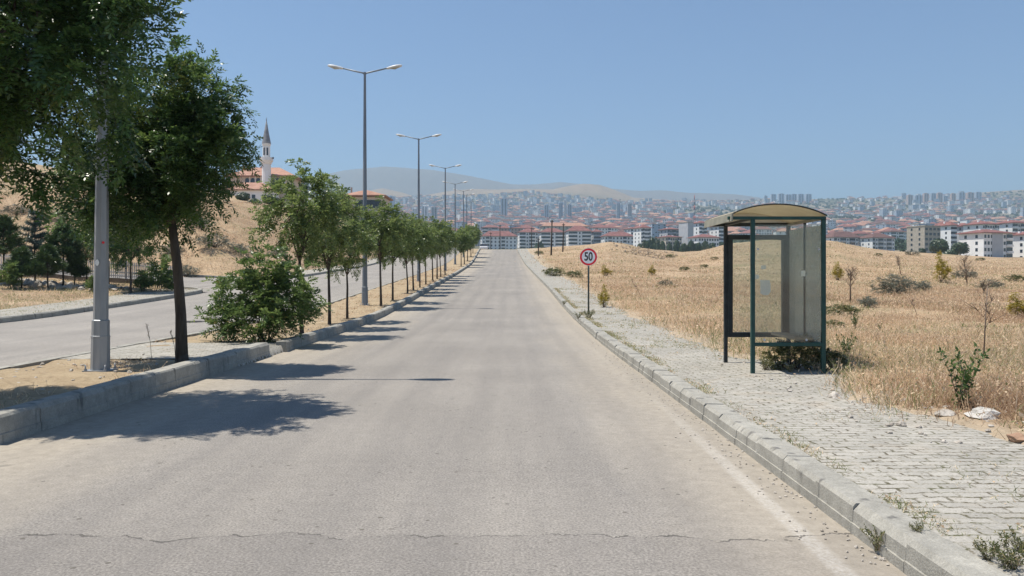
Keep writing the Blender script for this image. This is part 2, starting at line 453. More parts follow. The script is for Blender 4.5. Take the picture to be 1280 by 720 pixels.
def roof_sheet():
    m, nt, b = new_mat('bronze_polycarbonate')
    v = coords(nt)
    c = ramp(nt, noise(nt, v, 4, 5), [(0.3, (0.56, 0.50, 0.37)), (0.7, (0.66, 0.60, 0.46))])
    nt.links.new(c, b.inputs['Base Color'])
    b.inputs['Roughness'].default_value = 0.45
    t = nt.nodes.new('ShaderNodeBsdfTranslucent')
    nt.links.new(c, t.inputs[0])
    mx = nt.nodes.new('ShaderNodeMixShader')
    mx.inputs[0].default_value = 0.5
    nt.links.new(b.outputs[0], mx.inputs[1])
    nt.links.new(t.outputs[0], mx.inputs[2])
    nt.links.new(mx.outputs[0], nt.nodes['Material Output'].inputs['Surface'])
    return m


M['roof_sheet'] = roof_sheet()


# ------------------------------------------------------------------ object helpers
def tag(o, label=None, cat=None, group=None, kind=None):
    if label: o['label'] = label
    if cat: o['category'] = cat
    if group: o['group'] = group
    if kind: o['kind'] = kind
    return o


def empty(name, loc, label=None, cat=None, group=None, rz=0.0):
    o = bpy.data.objects.new(name, None)
    COL.objects.link(o)
    o.location = loc
    o.rotation_euler = (0, 0, rz)
    o.empty_display_size = 0.2
    return tag(o, label, cat, group)


def link_mesh(name, me, parent=None, loc=None):
    o = bpy.data.objects.new(name, me)
    COL.objects.link(o)
    if parent is not None: o.parent = parent
    if loc is not None: o.location = loc
    return o


def copy_tree(o, parent=None):
    c = o.copy()
    COL.objects.link(c)
    if parent is not None: c.parent = parent
    for ch in o.children:
        copy_tree(ch, c)
    return c


class MB:
    """collects shapes, then links them as ONE mesh object"""

    def __init__(self):
        self.v, self.f, self.m, self.s = [], [], [], []

    def add(self, vs, fs, m=0, smooth=False):
        k = len(self.v)
        self.v += [tuple(p) for p in vs]
        self.f += [tuple(i + k for i in f) for f in fs]
        self.m += [m] * len(fs)
        self.s += [smooth] * len(fs)
        return self

    def box(self, c, s, m=0, rz=0.0, top=1.0):
        x, y, z = s[0] / 2, s[1] / 2, s[2] / 2
        ca, sa = math.cos(rz), math.sin(rz)
        vs = []
        for dz in (-z, z):
            t = top if dz > 0 else 1.0
            for dx, dy in ((-x, -y), (x, -y), (x, y), (-x, y)):
                dx, dy = dx * t, dy * t
                vs.append((c[0] + dx * ca - dy * sa, c[1] + dx * sa + dy * ca, c[2] + dz))
        return self.add(vs, [(3, 2, 1, 0), (4, 5, 6, 7), (0, 1, 5, 4), (1, 2, 6, 5), (2, 3, 7, 6), (3, 0, 4, 7)], m)

    def tube(self, pts, rad, n=8, m=0, smooth=True, cap=True, phase=0.0):
        pts = [Vector(p) for p in pts]
        vs, fs = [], []
        ref = None
        for i, p in enumerate(pts):
            d = (pts[min(i + 1, len(pts) - 1)] - pts[max(i - 1, 0)])
            d = d.normalized() if d.length > 1e-9 else Vector((0, 0, 1))
            if ref is None:
                ref = Vector((1, 0, 0)) if abs(d.x) < 0.9 else Vector((0, 1, 0))
            a = (ref - d * ref.dot(d)).normalized()
            b = d.cross(a)
            ref = a
            for k in range(n):
                t = 2 * math.pi * k / n + phase
                vs.append(p + (a * math.cos(t) + b * math.sin(t)) * rad[i])
        for i in range(len(pts) - 1):
            for k in range(n):
                fs.append((i * n + k, i * n + (k + 1) % n, (i + 1) * n + (k + 1) % n, (i + 1) * n + k))
        self.add(vs, fs, m, smooth)
        if cap:
            k0 = len(self.v) - len(vs)
            self.f += [tuple(k0 + i for i in reversed(range(n))), tuple(k0 + (len(pts) - 1) * n + i for i in range(n))]
            self.m += [m, m]
            self.s += [False, False]
        return self

    def lathe(self, prof, n=16, m=0, c=(0, 0, 0), smooth=True, phase=0.0):
        vs, fs = [], []
        for r, z in prof:
            for k in range(n):
                t = 2 * math.pi * k / n + phase
                vs.append((c[0] + r * math.cos(t), c[1] + r * math.sin(t), c[2] + z))
        for i in range(len(prof) - 1):
            for k in range(n):
                fs.append((i * n + k, i * n + (k + 1) % n, (i + 1) * n + (k + 1) % n, (i + 1) * n + k))
        return self.add(vs, fs, m, smooth)

    def hip(self, c, w, d, h, ov=0.5, m=0, th=0.25, ridge=None):
        """hipped roof with eaves; c is the centre at eave level"""
        x, y = w / 2 + ov, d / 2 + ov
        if ridge is None: ridge = max(0.0, abs(w - d) / 2)
        rx, ry = (ridge, 0) if w >= d else (0, ridge)
        cx, cy, cz = c
        vs = [(cx - x, cy - y, cz), (cx + x, cy - y, cz), (cx + x, cy + y, cz), (cx - x, cy + y, cz)]
        vs += [(a, b, cz + th) for a, b, _ in vs]
        vs += [(cx - rx, cy - ry, cz + h + th), (cx + rx, cy + ry, cz + h + th)]
        fs = [(3, 2, 1, 0), (0, 1, 5, 4), (1, 2, 6, 5), (2, 3, 7, 6), (3, 0, 4, 7)]
        if w >= d:
            fs += [(4, 5, 9, 8), (5, 6, 9), (6, 7, 8, 9), (7, 4, 8)]
        else:
            fs += [(4, 5, 8), (5, 6, 9, 8), (6, 7, 9), (7, 4, 8, 9)]
        return self.add(vs, fs, m)

    def mesh(self, name, mats):
        me = bpy.data.meshes.new(name)
        me.from_pydata(self.v, [], self.f)
        for k in (mats if isinstance(mats, (list, tuple)) else [mats]):
            me.materials.append(k)
        me.polygons.foreach_set('material_index', self.m)
        me.polygons.foreach_set('use_smooth', self.s)
        me.update()
        return me

    def build(self, name, mats, parent=None, loc=None, bevel=0.0):
        o = link_mesh(name, self.mesh(name, mats), parent, loc)
        if bevel:
            b = o.modifiers.new('edge', 'BEVEL')
            b.width = bevel
            b.segments = 2
            b.limit_method = 'ANGLE'
        return o


def soup_mesh(name, Q, mat, tint):
    """Q (n,k,3) separate faces; tint (n,) value per face"""
    n, k, _ = Q.shape
    me = bpy.data.meshes.new(name)
    me.vertices.add(n * k)
    me.vertices.foreach_set('co', Q.reshape(-1).astype(np.float32))
    me.loops.add(n * k)
    me.loops.foreach_set('vertex_index', np.arange(n * k, dtype=np.int32))
    me.polygons.add(n)
    me.polygons.foreach_set('loop_start', np.arange(0, n * k, k, dtype=np.int32))
    me.polygons.foreach_set('loop_total', np.full(n, k, dtype=np.int32))
    a = me.attributes.new('tint', 'FLOAT', 'POINT')
    a.data.foreach_set('value', np.repeat(tint, k).astype(np.float32))
    me.materials.append(mat)
    me.update(calc_edges=True)
    me.validate()
    return me


def unit(a):
    return a / np.maximum(np.linalg.norm(a, axis=-1, keepdims=True), 1e-9)


# ------------------------------------------------------------------ terrain functions
def smooth(a, b, x):
    t = np.clip((np.asarray(x, float) - a) / (b - a), 0, 1)
    return t * t * (3 - 2 * t)


_h = np.random.default_rng(3).random((256, 256))


def vnoise(x, y, s=1.0):
    x, y = np.asarray(x, float) / s, np.asarray(y, float) / s
    xi, yi = np.floor(x).astype(int), np.floor(y).astype(int)
    fx, fy = x - xi, y - yi
    fx, fy = fx * fx * (3 - 2 * fx), fy * fy * (3 - 2 * fy)
    g = lambda i, j: _h[i % 256, j % 256]
    a = g(xi, yi) * (1 - fx) + g(xi + 1, yi) * fx
    b = g(xi, yi + 1) * (1 - fx) + g(xi + 1, yi + 1) * fx
    return a * (1 - fy) + b * fy


def fbm(x, y, s):
    return vnoise(x, y, s) * 0.55 + vnoise(x + 31.7, y + 11.3, s * 0.45) * 0.3 + vnoise(x + 7.1, y + 53.9, s * 0.2) * 0.15


def table(pts, lo, hi, step, k):
    xs = np.arange(lo, hi + step, step)
    p = np.array(pts, float)
    z = np.interp(xs, p[:, 0], p[:, 1])
    w = np.hanning(2 * k + 3)
    w /= w.sum()
    z = np.convolve(np.pad(z, k + 1, mode='edge'), w, 'valid')
    return lambda q: np.interp(q, xs, z)


prof = table([(-200, 0), (0, 0), (21, 0), (27, .04), (35, .33), (45.5, .78), (68, 1.7), (92, 2.75), (102, 3.3), (125, 5.0), (140, 6.1),
              (150, 6.65), (160, 6.75), (175, 6.2), (200, 5.0), (260, 4)], -200, 300, 1.0, 4)
rise = table([(-200, 0), (0, 0), (21, 0), (27, .04), (35, .33), (45.5, .78), (68, 1.7), (92, 2.75), (102, 3.3), (125, 5.0), (140, 6.1),
              (150, 6.65), (160, 7.0), (300, 10)], -200, 300, 1.0, 4)
x_right = table([(-60, 2.0), (18, 2.0), (25, 2.12), (45, 2.08), (68, 1.88), (102, 1.5), (140, 0.9), (170, 0.4)], -60, 220, 1.0, 5)
x_left = table([(-60, -4.55), (30, -4.58), (46, -4.62), (68, -4.68), (92, -4.85), (115, -5.2), (140, -5.7), (170, -6.4)], -60, 220, 1.0, 5)
x_mleft = lambda y: x_left(y) - 3.15
x_far = lambda y: x_left(y) - 11.6
skyline = table([(0, 311), (655, 311), (700, 309), (745, 305), (762, 302.5), (780, 304.5), (800, 310), (822, 314), (850, 315.5), (872, 314), (905, 306.5), (960, 300), (1040, 301),
                 (1065, 308), (1100, 313), (1150, 317), (1200, 320.5), (1240, 323), (1280, 323.5), (1400, 323)], 0, 1400, 1.0, 6)
city_top = table([(0, 262), (440, 252), (520, 246), (600, 247), (640, 241), (700, 243), (740, 251), (800, 254), (900, 252), (1000, 250), (1100, 249), (1160, 246), (1280, 240), (1400, 238)], 0, 1400, 1.0, 8)
ridge_top = table([(0, 255), (420, 247), (455, 240), (478, 235), (500, 240), (520, 246), (560, 239), (590, 236), (620, 237), (660, 236), (690, 237), (708, 233), (729, 229.5), (750, 231),
                   (770, 238), (792, 247), (850, 251), (1000, 249), (1100, 248), (1160, 245), (1280, 237), (1400, 235)], 0, 1400, 1.0, 4)
mount_top = table([(0, 235), (380, 224), (430, 214), (480, 209), (540, 213), (590, 221), (640, 231), (670, 231), (700, 228), (730, 231), (760, 236), (800, 239), (830, 238), (860, 241), (920, 243), (950, 247),
                   (1000, 262), (1400, 275)], 0, 1400, 1.0, 5)


def far_z(x, y):
    u = np.clip(640 + 1000 * x / np.maximum(y, 60.0), 0, 1400)
    ly = np.log(np.maximum(y, 150.0))
    ks = np.log(np.array([150, 350, 500, 670, 1000, 1500, 2200, 3000], float))
    Y = np.interp(ly, ks, [330, 322.5, 317, 311, 301, 289, 274, 261])
    t = np.clip((y - 3000) / 700.0, 0, 1)
    Y = Y * (1 - t) + city_top(u) * t
    Y += 2.5 * (fbm(x, y, 260.0) - 0.5) * smooth(500, 1200, y)
    t = smooth(3700, 4300, y)
    Y = Y * (1 - t) + ridge_top(u) * t
    z = EYE + y * (HZ - Y) / 1000.0
    dip = EYE + y * (HZ - 285.0) / 1000.0
    t = smooth(4380, 4800, y)
    z = z * (1 - t) + dip * t
    zm = EYE + 5800 * (HZ - mount_top(u) + 3.0 * (fbm(x, y, 500.0) - .5)) / 1000.0
    t = smooth(4800, 5800, y) * (1 - smooth(5900, 7200, y))
    return z * (1 - t) + zm * t


def side_level(x, y=51.0):
    t = smooth(-18.5, -32, x)
    return prof(y) * (1 - t) + prof(51.0) * t + 0.07 * np.maximum(0, -19.0 - x)


def gz(x, y):
    """height of the bare ground sheet"""
    x, y = np.asarray(x, float), np.asarray(y, float)
    yc = np.maximum(y, 60.0)
    u = np.clip(640 + 1000 * x / yc, 0, 1400)
    zS = (EYE + (HZ - skyline(u)) * 0.15) / 6.75
    A = 1 + (zS - 1) * smooth(40, 115, y) * smooth(2, 8, x)
    base_r = prof(y) * A
    base_l = rise(y)
    wl = smooth(-14, -19, x)
    base = base_r * (1 - wl) + base_l * wl
    # right hand field
    xe = x_right(np.minimum(y, 170)) + 1.72 + 0.55 * (fbm(x * 0 + 3.3, y, 1.7) - 0.5) + 0.45 * (fbm(x, y, 0.55) - 0.5) + 0.65 * smooth(9.4, 10.6, y) * (1 - smooth(12.6, 13.4, y)) + 0.35 * smooth(9, 5, y)
    k = smooth(-0.18, 0.16, x - xe)
    lump = (fbm(x, y, 2.4) - 0.35) * 0.22 * smooth(0, 2.5, x - xe) + (fbm(x + 9, y, 0.5) - 0.5) * 0.07 + (fbm(x, y + 40, 9.0) - .5) * 0.5 * smooth(3, 12, x - xe) * smooth(12, 30, y)
    right = -0.12 + k * (0.29 + lump)
    # left hand bed, side street and hill
    s = np.minimum(-18.9 - x, y - 57.6)
    sp = np.maximum(s, 0)
    hillh = np.where(sp < 15, 0.45 * sp, 6.75 + 0.17 * (sp - 15) * (0.05 + 0.95 * smooth(105, 190, y))) * (1 - 0.5 * smooth(230, 420, y))
    hillh = hillh + ((fbm(x, y, 7.0) - 0.5) * 1.5 + (fbm(x + 5, y, 1.8) - 0.5) * 0.5) * smooth(0, 5, s)
    kl = smooth(-18.55, -19.0, x)
    bed = 0.14 + 0.07 * np.maximum(0, -18.9 - x) + (fbm(x, y, 1.3) - 0.5) * 0.2
    street = side_level(x, y) - 0.1 - base
    ws = smooth(46.1, 46.6, y) * (1 - smooth(57.0, 57.5, y))
    left = -0.12 + kl * (np.where(y < 52, bed, np.where(s > 0, 0.14 + 0.07 * np.maximum(0, -18.9 - x) * np.exp(-sp / 20) + hillh, bed)) + 0.12)
    left = left * (1 - ws * kl) + street * ws * kl
    near = base + np.where(x > -1, right, left)
    t = smooth(170, 300, y)
    tl = smooth(330, 600, y)
    t = np.where(x < 0, t * (1 - smooth(-0.08, -0.14, x / yc)) + tl * smooth(-0.08, -0.14, x / yc), t)
    return near * (1 - t) + far_z(x, y) * t


def surf(x, y):
    """height of the finished surface one stands on"""
    p = float(prof(y))
    if y < 170:
        if float(x_left(y)) < x < float(x_right(y)): return p
        if float(x_right(y)) <= x < float(x_right(y)) + 1.9: return max(p + 0.15, float(gz(x, y)))
        if float(x_mleft(y)) < x <= float(x_left(y)): return p + 0.10
        if float(x_far(y)) < x <= float(x_mleft(y)): return p
        if float(x_far(y)) - 2.3 < x <= float(x_far(y)) and y < 44: return p + 0.15
    return float(gz(x, y))


def at(u, v, d0=3.0, d1=600.0):
    """point of the ground seen from the camera along photo direction (u, v)"""
    prev = d0
    d = d0
    while d < d1:
        if EYE + (HZ - v) / 1000.0 * d <= surf((u - 640) / 1000.0 * d, d): break
        prev = d
        d *= 1.01
    a, b = prev, d
    for _ in range(20):
        mdl = (a + b) / 2
        if EYE + (HZ - v) / 1000.0 * mdl <= surf((u - 640) / 1000.0 * mdl, mdl): b = mdl
        else: a = mdl
    x = (u - 640) / 1000.0 * b
    return (x, b, surf(x, b))


# ------------------------------------------------------------------ setting: ground, carriageways, paths, kerbs
def grid_mesh(name, X, Y, Z, mat, smooth_=True):
    ny, nx = X.shape
    V = np.stack([X, Y, Z], -1).reshape(-1, 3)
    i = np.arange(ny - 1)[:, None] * nx + np.arange(nx - 1)[None, :]
    Fq = np.stack([i, i + 1, i + nx + 1, i + nx], -1).reshape(-1, 4)
    me = bpy.data.meshes.new(name)
    me.vertices.add(len(V))
    me.vertices.foreach_set('co', V.reshape(-1).astype(np.float32))
    me.loops.add(Fq.size)
    me.loops.foreach_set('vertex_index', Fq.reshape(-1).astype(np.int32))
    me.polygons.add(len(Fq))
    me.polygons.foreach_set('loop_start', np.arange(0, Fq.size, 4, dtype=np.int32))
    me.polygons.foreach_set('loop_total', np.full(len(Fq), 4, dtype=np.int32))
    me.polygons.foreach_set('use_smooth', np.full(len(Fq), smooth_))
    me.materials.append(mat)
    me.update(calc_edges=True)
    return link_mesh(name, me)


tx = np.linspace(-math.asinh(6000 / 4.0), math.asinh(6000 / 4.0), 560)
ty = np.linspace(-math.asinh(180 / 4.0), math.asinh(8000 / 4.0), 700)
GX, GY = np.meshgrid(4 * np.sinh(tx), 4 * np.sinh(ty))
tag(grid_mesh('ground', GX, GY, gz(GX, GY), M['ground']), kind='structure')


def strip(name, xa, xb, y0, y1, dy, nx, zf, mat):
    ys = np.arange(y0, y1 + dy * 0.5, dy)
    t = np.linspace(0, 1, nx)
    A = np.array([float(xa(y)) for y in ys])[:, None]
    B = np.array([float(xb(y)) for y in ys])[:, None]
    X = A * (1 - t) + B * t
    Y = np.repeat(ys[:, None], nx, 1)
    return tag(grid_mesh(name, X, Y, zf(X, Y), mat), kind='structure')


strip('main_road', lambda y: -17.5 if y < 6.9 else x_left(y) - 0.1, lambda y: x_right(y) + 0.1, -30, 190, 0.5, 13,
      lambda X, Y: prof(Y) + 0.012 * (fbm(X, Y, 3.0) - .5), M['road'])
strip('opposite_road', lambda y: x_far(y) - (0.1 if not 40 < y < 62 else 3.2), lambda y: x_mleft(y) + 0.1, 7.0, 190, 0.5, 9,
      lambda X, Y: prof(Y) + 0.004 + 0.012 * (fbm(X, Y, 3.0) - .5), M['road2'])
strip('pavement', lambda y: x_right(y) + 0.16, lambda y: x_right(y) + 2.75, -2, 175, 0.25, 15,
      lambda X, Y: prof(Y) + 0.15 + 0.03 * (fbm(X, Y, 1.2) - .5), M['paving'])
strip('median_ground', lambda y: x_mleft(y) + 0.1, lambda y: x_left(y) - 0.16, 7.1, 175, 0.2, 19,
      lambda X, Y: prof(Y) + 0.10 + 0.10 * (fbm(X, Y, 0.7) - .4) * smooth(0, .5, x_left(Y) - X - 0.1), M['soil'])
strip('opposite_pavement', lambda y: x_far(y) - 2.75, lambda y: x_far(y) - 0.14, 8, 43.0, 0.5, 9,
      lambda X, Y: prof(Y) + 0.15 + 0.03 * (fbm(X, Y, 1.2) - .5), M['paving'])
strip('opposite_pavement', lambda y: x_far(y) - 2.75, lambda y: x_far(y) - 0.14, 60.5, 175, 0.5, 9,
      lambda X, Y: prof(Y) + 0.15 + 0.03 * (fbm(X, Y, 1.2) - .5), M['paving'])
xs_ = np.linspace(-80, -18.6, 60)
X_, Y_ = np.meshgrid(xs_, np.linspace(46.4, 57.2, 8))
tag(grid_mesh('side_street', X_, Y_, side_level(X_, Y_) + 0.012, M['road2']), kind='structure')
X_, Y_ = np.meshgrid(np.linspace(-44, -36.2, 10), np.linspace(100, 128, 16))
X_ = X_ + (Y_ - 100) * -0.34
tag(grid_mesh('hillside_road', X_, Y_, gz(X_, Y_) + 0.35, M['road3']), kind='structure')
# concrete crossing slab in the median between the two kerb runs
X_, Y_ = np.meshgrid(np.linspace(-7.6, -4.62, 12), np.linspace(13.3, 16.6, 12))
X_[:, -2], X_[:, -1] = -4.60, -4.53
Z_ = prof(Y_) + 0.135 + 0.02 * (fbm(X_, Y_, .6) - .5)
Z_[:, -1] = -0.03
tag(grid_mesh('median_crossing', X_, Y_, Z_, M['paving']), kind='structure')


def kerb_run(mb, pts, h, w, zf, step=0.6, face=1, r=random, gap=0.006, ledge=True, jit=1.0):
    """kerbstones along a path; the stones lie to the left (face=1) or right (-1) of the walking direction"""
    P = [Vector((p[0], p[1])) for p in pts]
    L = [0]
    for a, b in zip(P, P[1:]): L.append(L[-1] + (b - a).length)

    def pos(s):
        s = min(max(s, 0), L[-1])
        for i in range(len(P) - 1):
            if s <= L[i + 1] or i == len(P) - 2:
                t = (s - L[i]) / max(L[i + 1] - L[i], 1e-6)
                return P[i].lerp(P[i + 1], t)
    s = 0.0
    while s < L[-1] - 0.05:
        e = min(s + step * r.uniform(0.92, 1.06), L[-1])
        a, b = pos(s + gap / 2), pos(e - gap / 2)
        d = (b - a).normalized()
        n = Vector((-d.y, d.x)) * face
        j = r.uniform(-0.007, 0.007) * jit
        tlt = r.uniform(-0.003, 0.003) * jit
        sink = r.uniform(-0.004, 0.004) * jit
        ch = r.choice((0.02, 0.024, 0.03, 0.045))
        vs = []
        for q, tl in ((a, -tlt), (b, tlt)):
            z0 = float(zf(q.x, q.y))
            o = n * j
            prof2 = [(-0.010 if ledge else 0.0, -0.10), (-0.010 if ledge else 0.0, h * 0.34), (0.0, h * 0.35), (0.004, h - ch), (ch, h), (w, h - 0.004), (w, -0.1)]
            for ox, oz in prof2:
                p = q + n * ox + o
                vs.append((p.x, p.y, z0 + oz + (sink + tl if oz > 0 else 0)))
        m = 7
        fs = [(i, i + 1, m + i + 1, m + i) for i in range(m - 1)]
        fs += [tuple(range(m - 1, -1, -1)), tuple(range(m, 2 * m))]
        if face > 0:
            fs = [tuple(reversed(f)) for f in fs]
        mb.add(vs, fs)
        s = e


zp = lambda x, y: prof(y)
kb = MB()
kerb_run(kb, [(float(x_right(y)), y) for y in np.arange(-2, 170, 1.0)], 0.175, 0.21, zp, 0.62, -1)
tag(kb.build('kerb', M['kerb']), kind='structure')
kb = MB()
kerb_run(kb, [(-7.6, 7.12), (-4.9, 7.12)], 0.25, 0.24, zp, 0.6, 1)
kerb_run(kb, [(float(x_left(y)), y) for y in np.arange(7.12, 15.4, 0.5)], 0.26, 0.24, zp, 0.62, 1)
kerb_run(kb, [(-4.50, 15.95)] + [(float(x_left(y)) + 0.03, y) for y in np.arange(16.6, 170, 1.0)], 0.21, 0.21, zp, 0.65, 1)
kerb_run(kb, [(float(x_mleft(y)), y) for y in np.arange(7.2, 170, 1.0)], 0.15, 0.17, zp, 0.7, -1)
tag(kb.build('median_kerb', M['kerb']), kind='structure')
kb = MB()
arc1 = [(float(x_far(39.5)) - 5 + 5 * math.cos(t), 41 + 5 * math.sin(t)) for t in np.linspace(0, math.pi / 2, 9)]
kerb_run(kb, [(float(x_far(y)), y) for y in np.arange(10, 41, 1.0)] + arc1 + [(-48, 46.0)], 0.19, 0.2,
         lambda x, y: prof(y) if x > -18.6 else side_level(x, y), 0.8, 1)
arc2 = [(float(x_far(63)) - 5 + 5 * math.cos(t), 62.3 + 5 * math.sin(t)) for t in np.linspace(-math.pi / 2, 0, 9)]
kerb_run(kb, [(-60, 57.3)] + arc2 + [(float(x_far(y)), y) for y in np.arange(63, 170, 1.5)], 0.19, 0.22,
         lambda x, y: prof(y) if x > -18.6 else side_level(x, y), 0.9, 1)
tag(kb.build('opposite_kerb', M['kerb']), kind='structure')


# ------------------------------------------------------------------ street lamps
def make_lamp():
    root = empty('street_lamp', (0, 0, 0))
    steel = M['steel']
    p = MB()
    p.lathe([(0.106, 0.0), (0.103, 1.2), (0.052, 9.0), (0.048, 9.45)], 8, 0, smooth=False, phase=R(22.5))
    p.build('pole', steel, root)
    b = MB()
    b.lathe([(0.134, 0.0), (0.128, 0.50), (0.132, 0.505), (0.132, 0.53), (0.124, 0.535), (0.122, 0.76), (0.102, 0.775)], 8, 0, smooth=False, phase=R(22.5))
    b.build('base_sleeve', steel, root)
    f = MB()
    f.box((0, 0, 0.012), (0.36, 0.36, 0.024))
    f.build('base_plate', steel, root)
    for sx in (-1, 1):
        for sy in (-1, 1):
            k = MB()
            k.tube([(sx * .145, sy * .145, 0), (sx * .145, sy * .145, 0.11)], [0.012, 0.012], 6)
            k.lathe([(0.024, 0.024), (0.024, 0.05), (0.0, 0.05)], 6, 0, (sx * .145, sy * .145, 0), False)
            k.build('anchor_bolt', steel, root)
    for s in (-1, 1):
        a = MB()
        a.tube([(0, 0, 9.36), (s * .08, 0, 9.42), (s * 1.0, 0, 9.42 + 0.21)], [0.035, 0.034, 0.028], 8)
        a.build('arm', steel, root)
        h = MB()
        # cobra head: flattened shell along the arm
        secs = [(0.88, .045, .05), (1.0, .085, .07), (1.15, .125, .085), (1.3, .13, .085), (1.42, .10, .07), (1.5, .05, .035)]
        vs, fs, n = [], [], 12
        for (x, w, hh) in secs:
            z = 9.41 + (x - 0.04) * 0.19 + 0.02
            for k in range(n):
                t = 2 * math.pi * k / n
                zz = math.sin(t) * hh
                if zz < 0: zz *= 0.55
                vs.append((s * x, math.cos(t) * w, z + zz))
        for i in range(len(secs) - 1):
            for k in range(n):
                q = (i * n + k, i * n + (k + 1) % n, (i + 1) * n + (k + 1) % n, (i + 1) * n + k)
                fs.append(q if s < 0 else tuple(reversed(q)))
        h.add(vs, fs, 0, True)
        h.add([vs[i] for i in range(n)], [tuple(range(n))])
        h.add([vs[(len(secs) - 1) * n + i] for i in range(n)], [tuple(range(n))])
        ho = h.build('lamp_head', M['lamp_shell'], root)
        l = MB()
        vs = []
        for i in range(13):
            t = 2 * math.pi * i / 12
            x = 1.22 + math.cos(t) * 0.2
            vs.append((s * x, math.sin(t) * .105, 9.41 + (x - .04) * .19 - 0.015))
        vs.append((s * 1.22, 0, 9.41 + 1.18 * .19 - 0.075))
        l.add(vs, [(i, i + 1, 13) if s < 0 else (i + 1, i, 13) for i in range(12)], 0, True)
        l.build('lens', M['lamp_lens'], ho)
    return root


lamp0 = make_lamp()
lab = ['thick galvanised lamp post with two peeling stickers, its top lost in the big tree',
       'tallest fully visible double arm street lamp, behind the young trees',
       'double arm street lamp, next one up the road beyond the tallest fully visible one',
       'double arm street lamp, third visible pair of heads up the median',
       'double arm street lamp, fourth visible pair of heads, standing clear of the median trees',
       'double arm street lamp, fifth visible pair of heads, short against the town',
       'double arm street lamp, sixth visible pair of heads near the brow of the road',
       'smallest double arm street lamp, just over the brow of the road']
lamps = []
for i in range(8):
    y = 11.95 + 20.4 * i
    x = {0: -6.15, 1: -5.95, 2: -6.15, 3: -6.1, 4: -6.65, 5: -6.9, 6: -7.6, 7: -7.9}[i]
    o = lamp0 if i == 0 else copy_tree(lamp0)
    tag(o, lab[i], 'street lamp', 'street lamps along the median')
    z = float(prof(y)) + 0.10
    if y > 150: z = float(gz(x, y))
    o.location = (x, y, z - 0.01)
    lamps.append(o)
    if i:
        for ch in o.children:
            if ch.name.startswith(('pole', 'base', 'arm')):
                ch.data = ch.data if ch.data.materials[0] is M['steel_dark'] else ch.data
for nm in ('pole', 'base_sleeve', 'arm'):      # later posts: same steel, their shaded side put into a darker colour
    cache = {}
    for o in lamps[1:]:
        for ch in o.children:
            if ch.name.split('.')[0] == nm:
                key = ch.data.name
                if key not in cache:
                    d = ch.data.copy()
                    d.materials[0] = M['steel_dark']
                    cache[key] = d
                ch.data = cache[key]
lamp0.rotation_euler = (R(0.0), R(0.55), 0)
# two peeling stickers on the first post
for ang, z, w, h, m, lb in ((-95, 1.62, .055, .10, 'paper', 'white torn sticker'), (-50, 1.92, .035, .04, 'sign_red', 'small red and white sticker')):
    k = MB()
    r = 0.103 - (z - 1.2) * 0.0066 + 0.002
    a = R(ang)
    t = Vector((-math.sin(a), math.cos(a), 0))
    c = Vector((math.cos(a) * r, math.sin(a) * r, z))
    c2 = c + Vector((math.cos(a), math.sin(a), 0)) * 0.002
    vs = []
    for q in range(9):
        g = 2 * math.pi * q / 9
        vs.append(c + t * math.cos(g) * w * (0.8 + .2 * math.cos(2 * g)) * .6 + Vector((0, 0, math.sin(g) * h * .5)))
    vs2 = [v + (c2 - c) for v in vs]
    k.add(vs + vs2, [tuple(range(8, -1, -1)), tuple(range(9, 18))] + [(i, (i + 1) % 9, 9 + (i + 1) % 9, 9 + i) for i in range(9)])
    o = k.build('sticker', M[m], lamp0)
    o['label'] = lb

# ------------------------------------------------------------------ speed limit sign
def sign():
    x, y = 2.60, 27.2
    z = float(prof(y)) + 0.14
    root = empty('speed_limit_sign', (x, y, z), 'round red rimmed speed limit sign reading 50 on a thin post', 'road sign', None, R(-9))
    p = MB()
    p.tube([(0, 0.03, -0.1), (0, 0.03, 2.28)], [0.03, 0.03], 10)
    p.build('post', M['sign_post'], root)
    cz = 1.97
    d = MB()
    n = 40
    ring = lambda r, yy: [(r * math.cos(2 * math.pi * i / n), yy, cz + r * math.sin(2 * math.pi * i / n)) for i in range(n)]
    d.add(ring(.30, 0) + ring(.30, -0.012), [tuple(range(n - 1, -1, -1)), tuple(range(n, 2 * n))] + [(i, (i + 1) % n, n + (i + 1) % n, n + i) for i in range(n)])
    d.build('plate', M['sign_white'], root)
    g = MB()
    A, B = ring(.290, -.0145), ring(.226, -.0145)
    g.add(A + B, [(i, n + i, n + (i + 1) % n, (i + 1) % n) for i in range(n)])
    g.build('red_rim', M['sign_red'], root)
    c = bpy.data.curves.new('number', 'FONT')
    c.body = '50'
    c.size = 0.37
    c.align_x, c.align_y = 'CENTER', 'CENTER'
    c.offset = 0.008
    c.extrude = 0.001
    c.space_character = 0.98
    c.materials.append(M['sign_black'])
    t0 = bpy.data.objects.new('number_curve', c)
    t = link_mesh('number', bpy.data.meshes.new_from_object(t0), root)
    bpy.data.objects.remove(t0)
    t.location = (0.0, -0.016, cz)
    t.rotation_euler = (R(90), 0, 0)
    t.scale = (0.80, 1.08, 1)
    for zz in (cz - .16, cz + .16):
        k = MB()
        k.box((0, 0.03, zz), (0.1, 0.07, 0.035))
        k.build('clamp', M['steel_dark'], root)


sign()


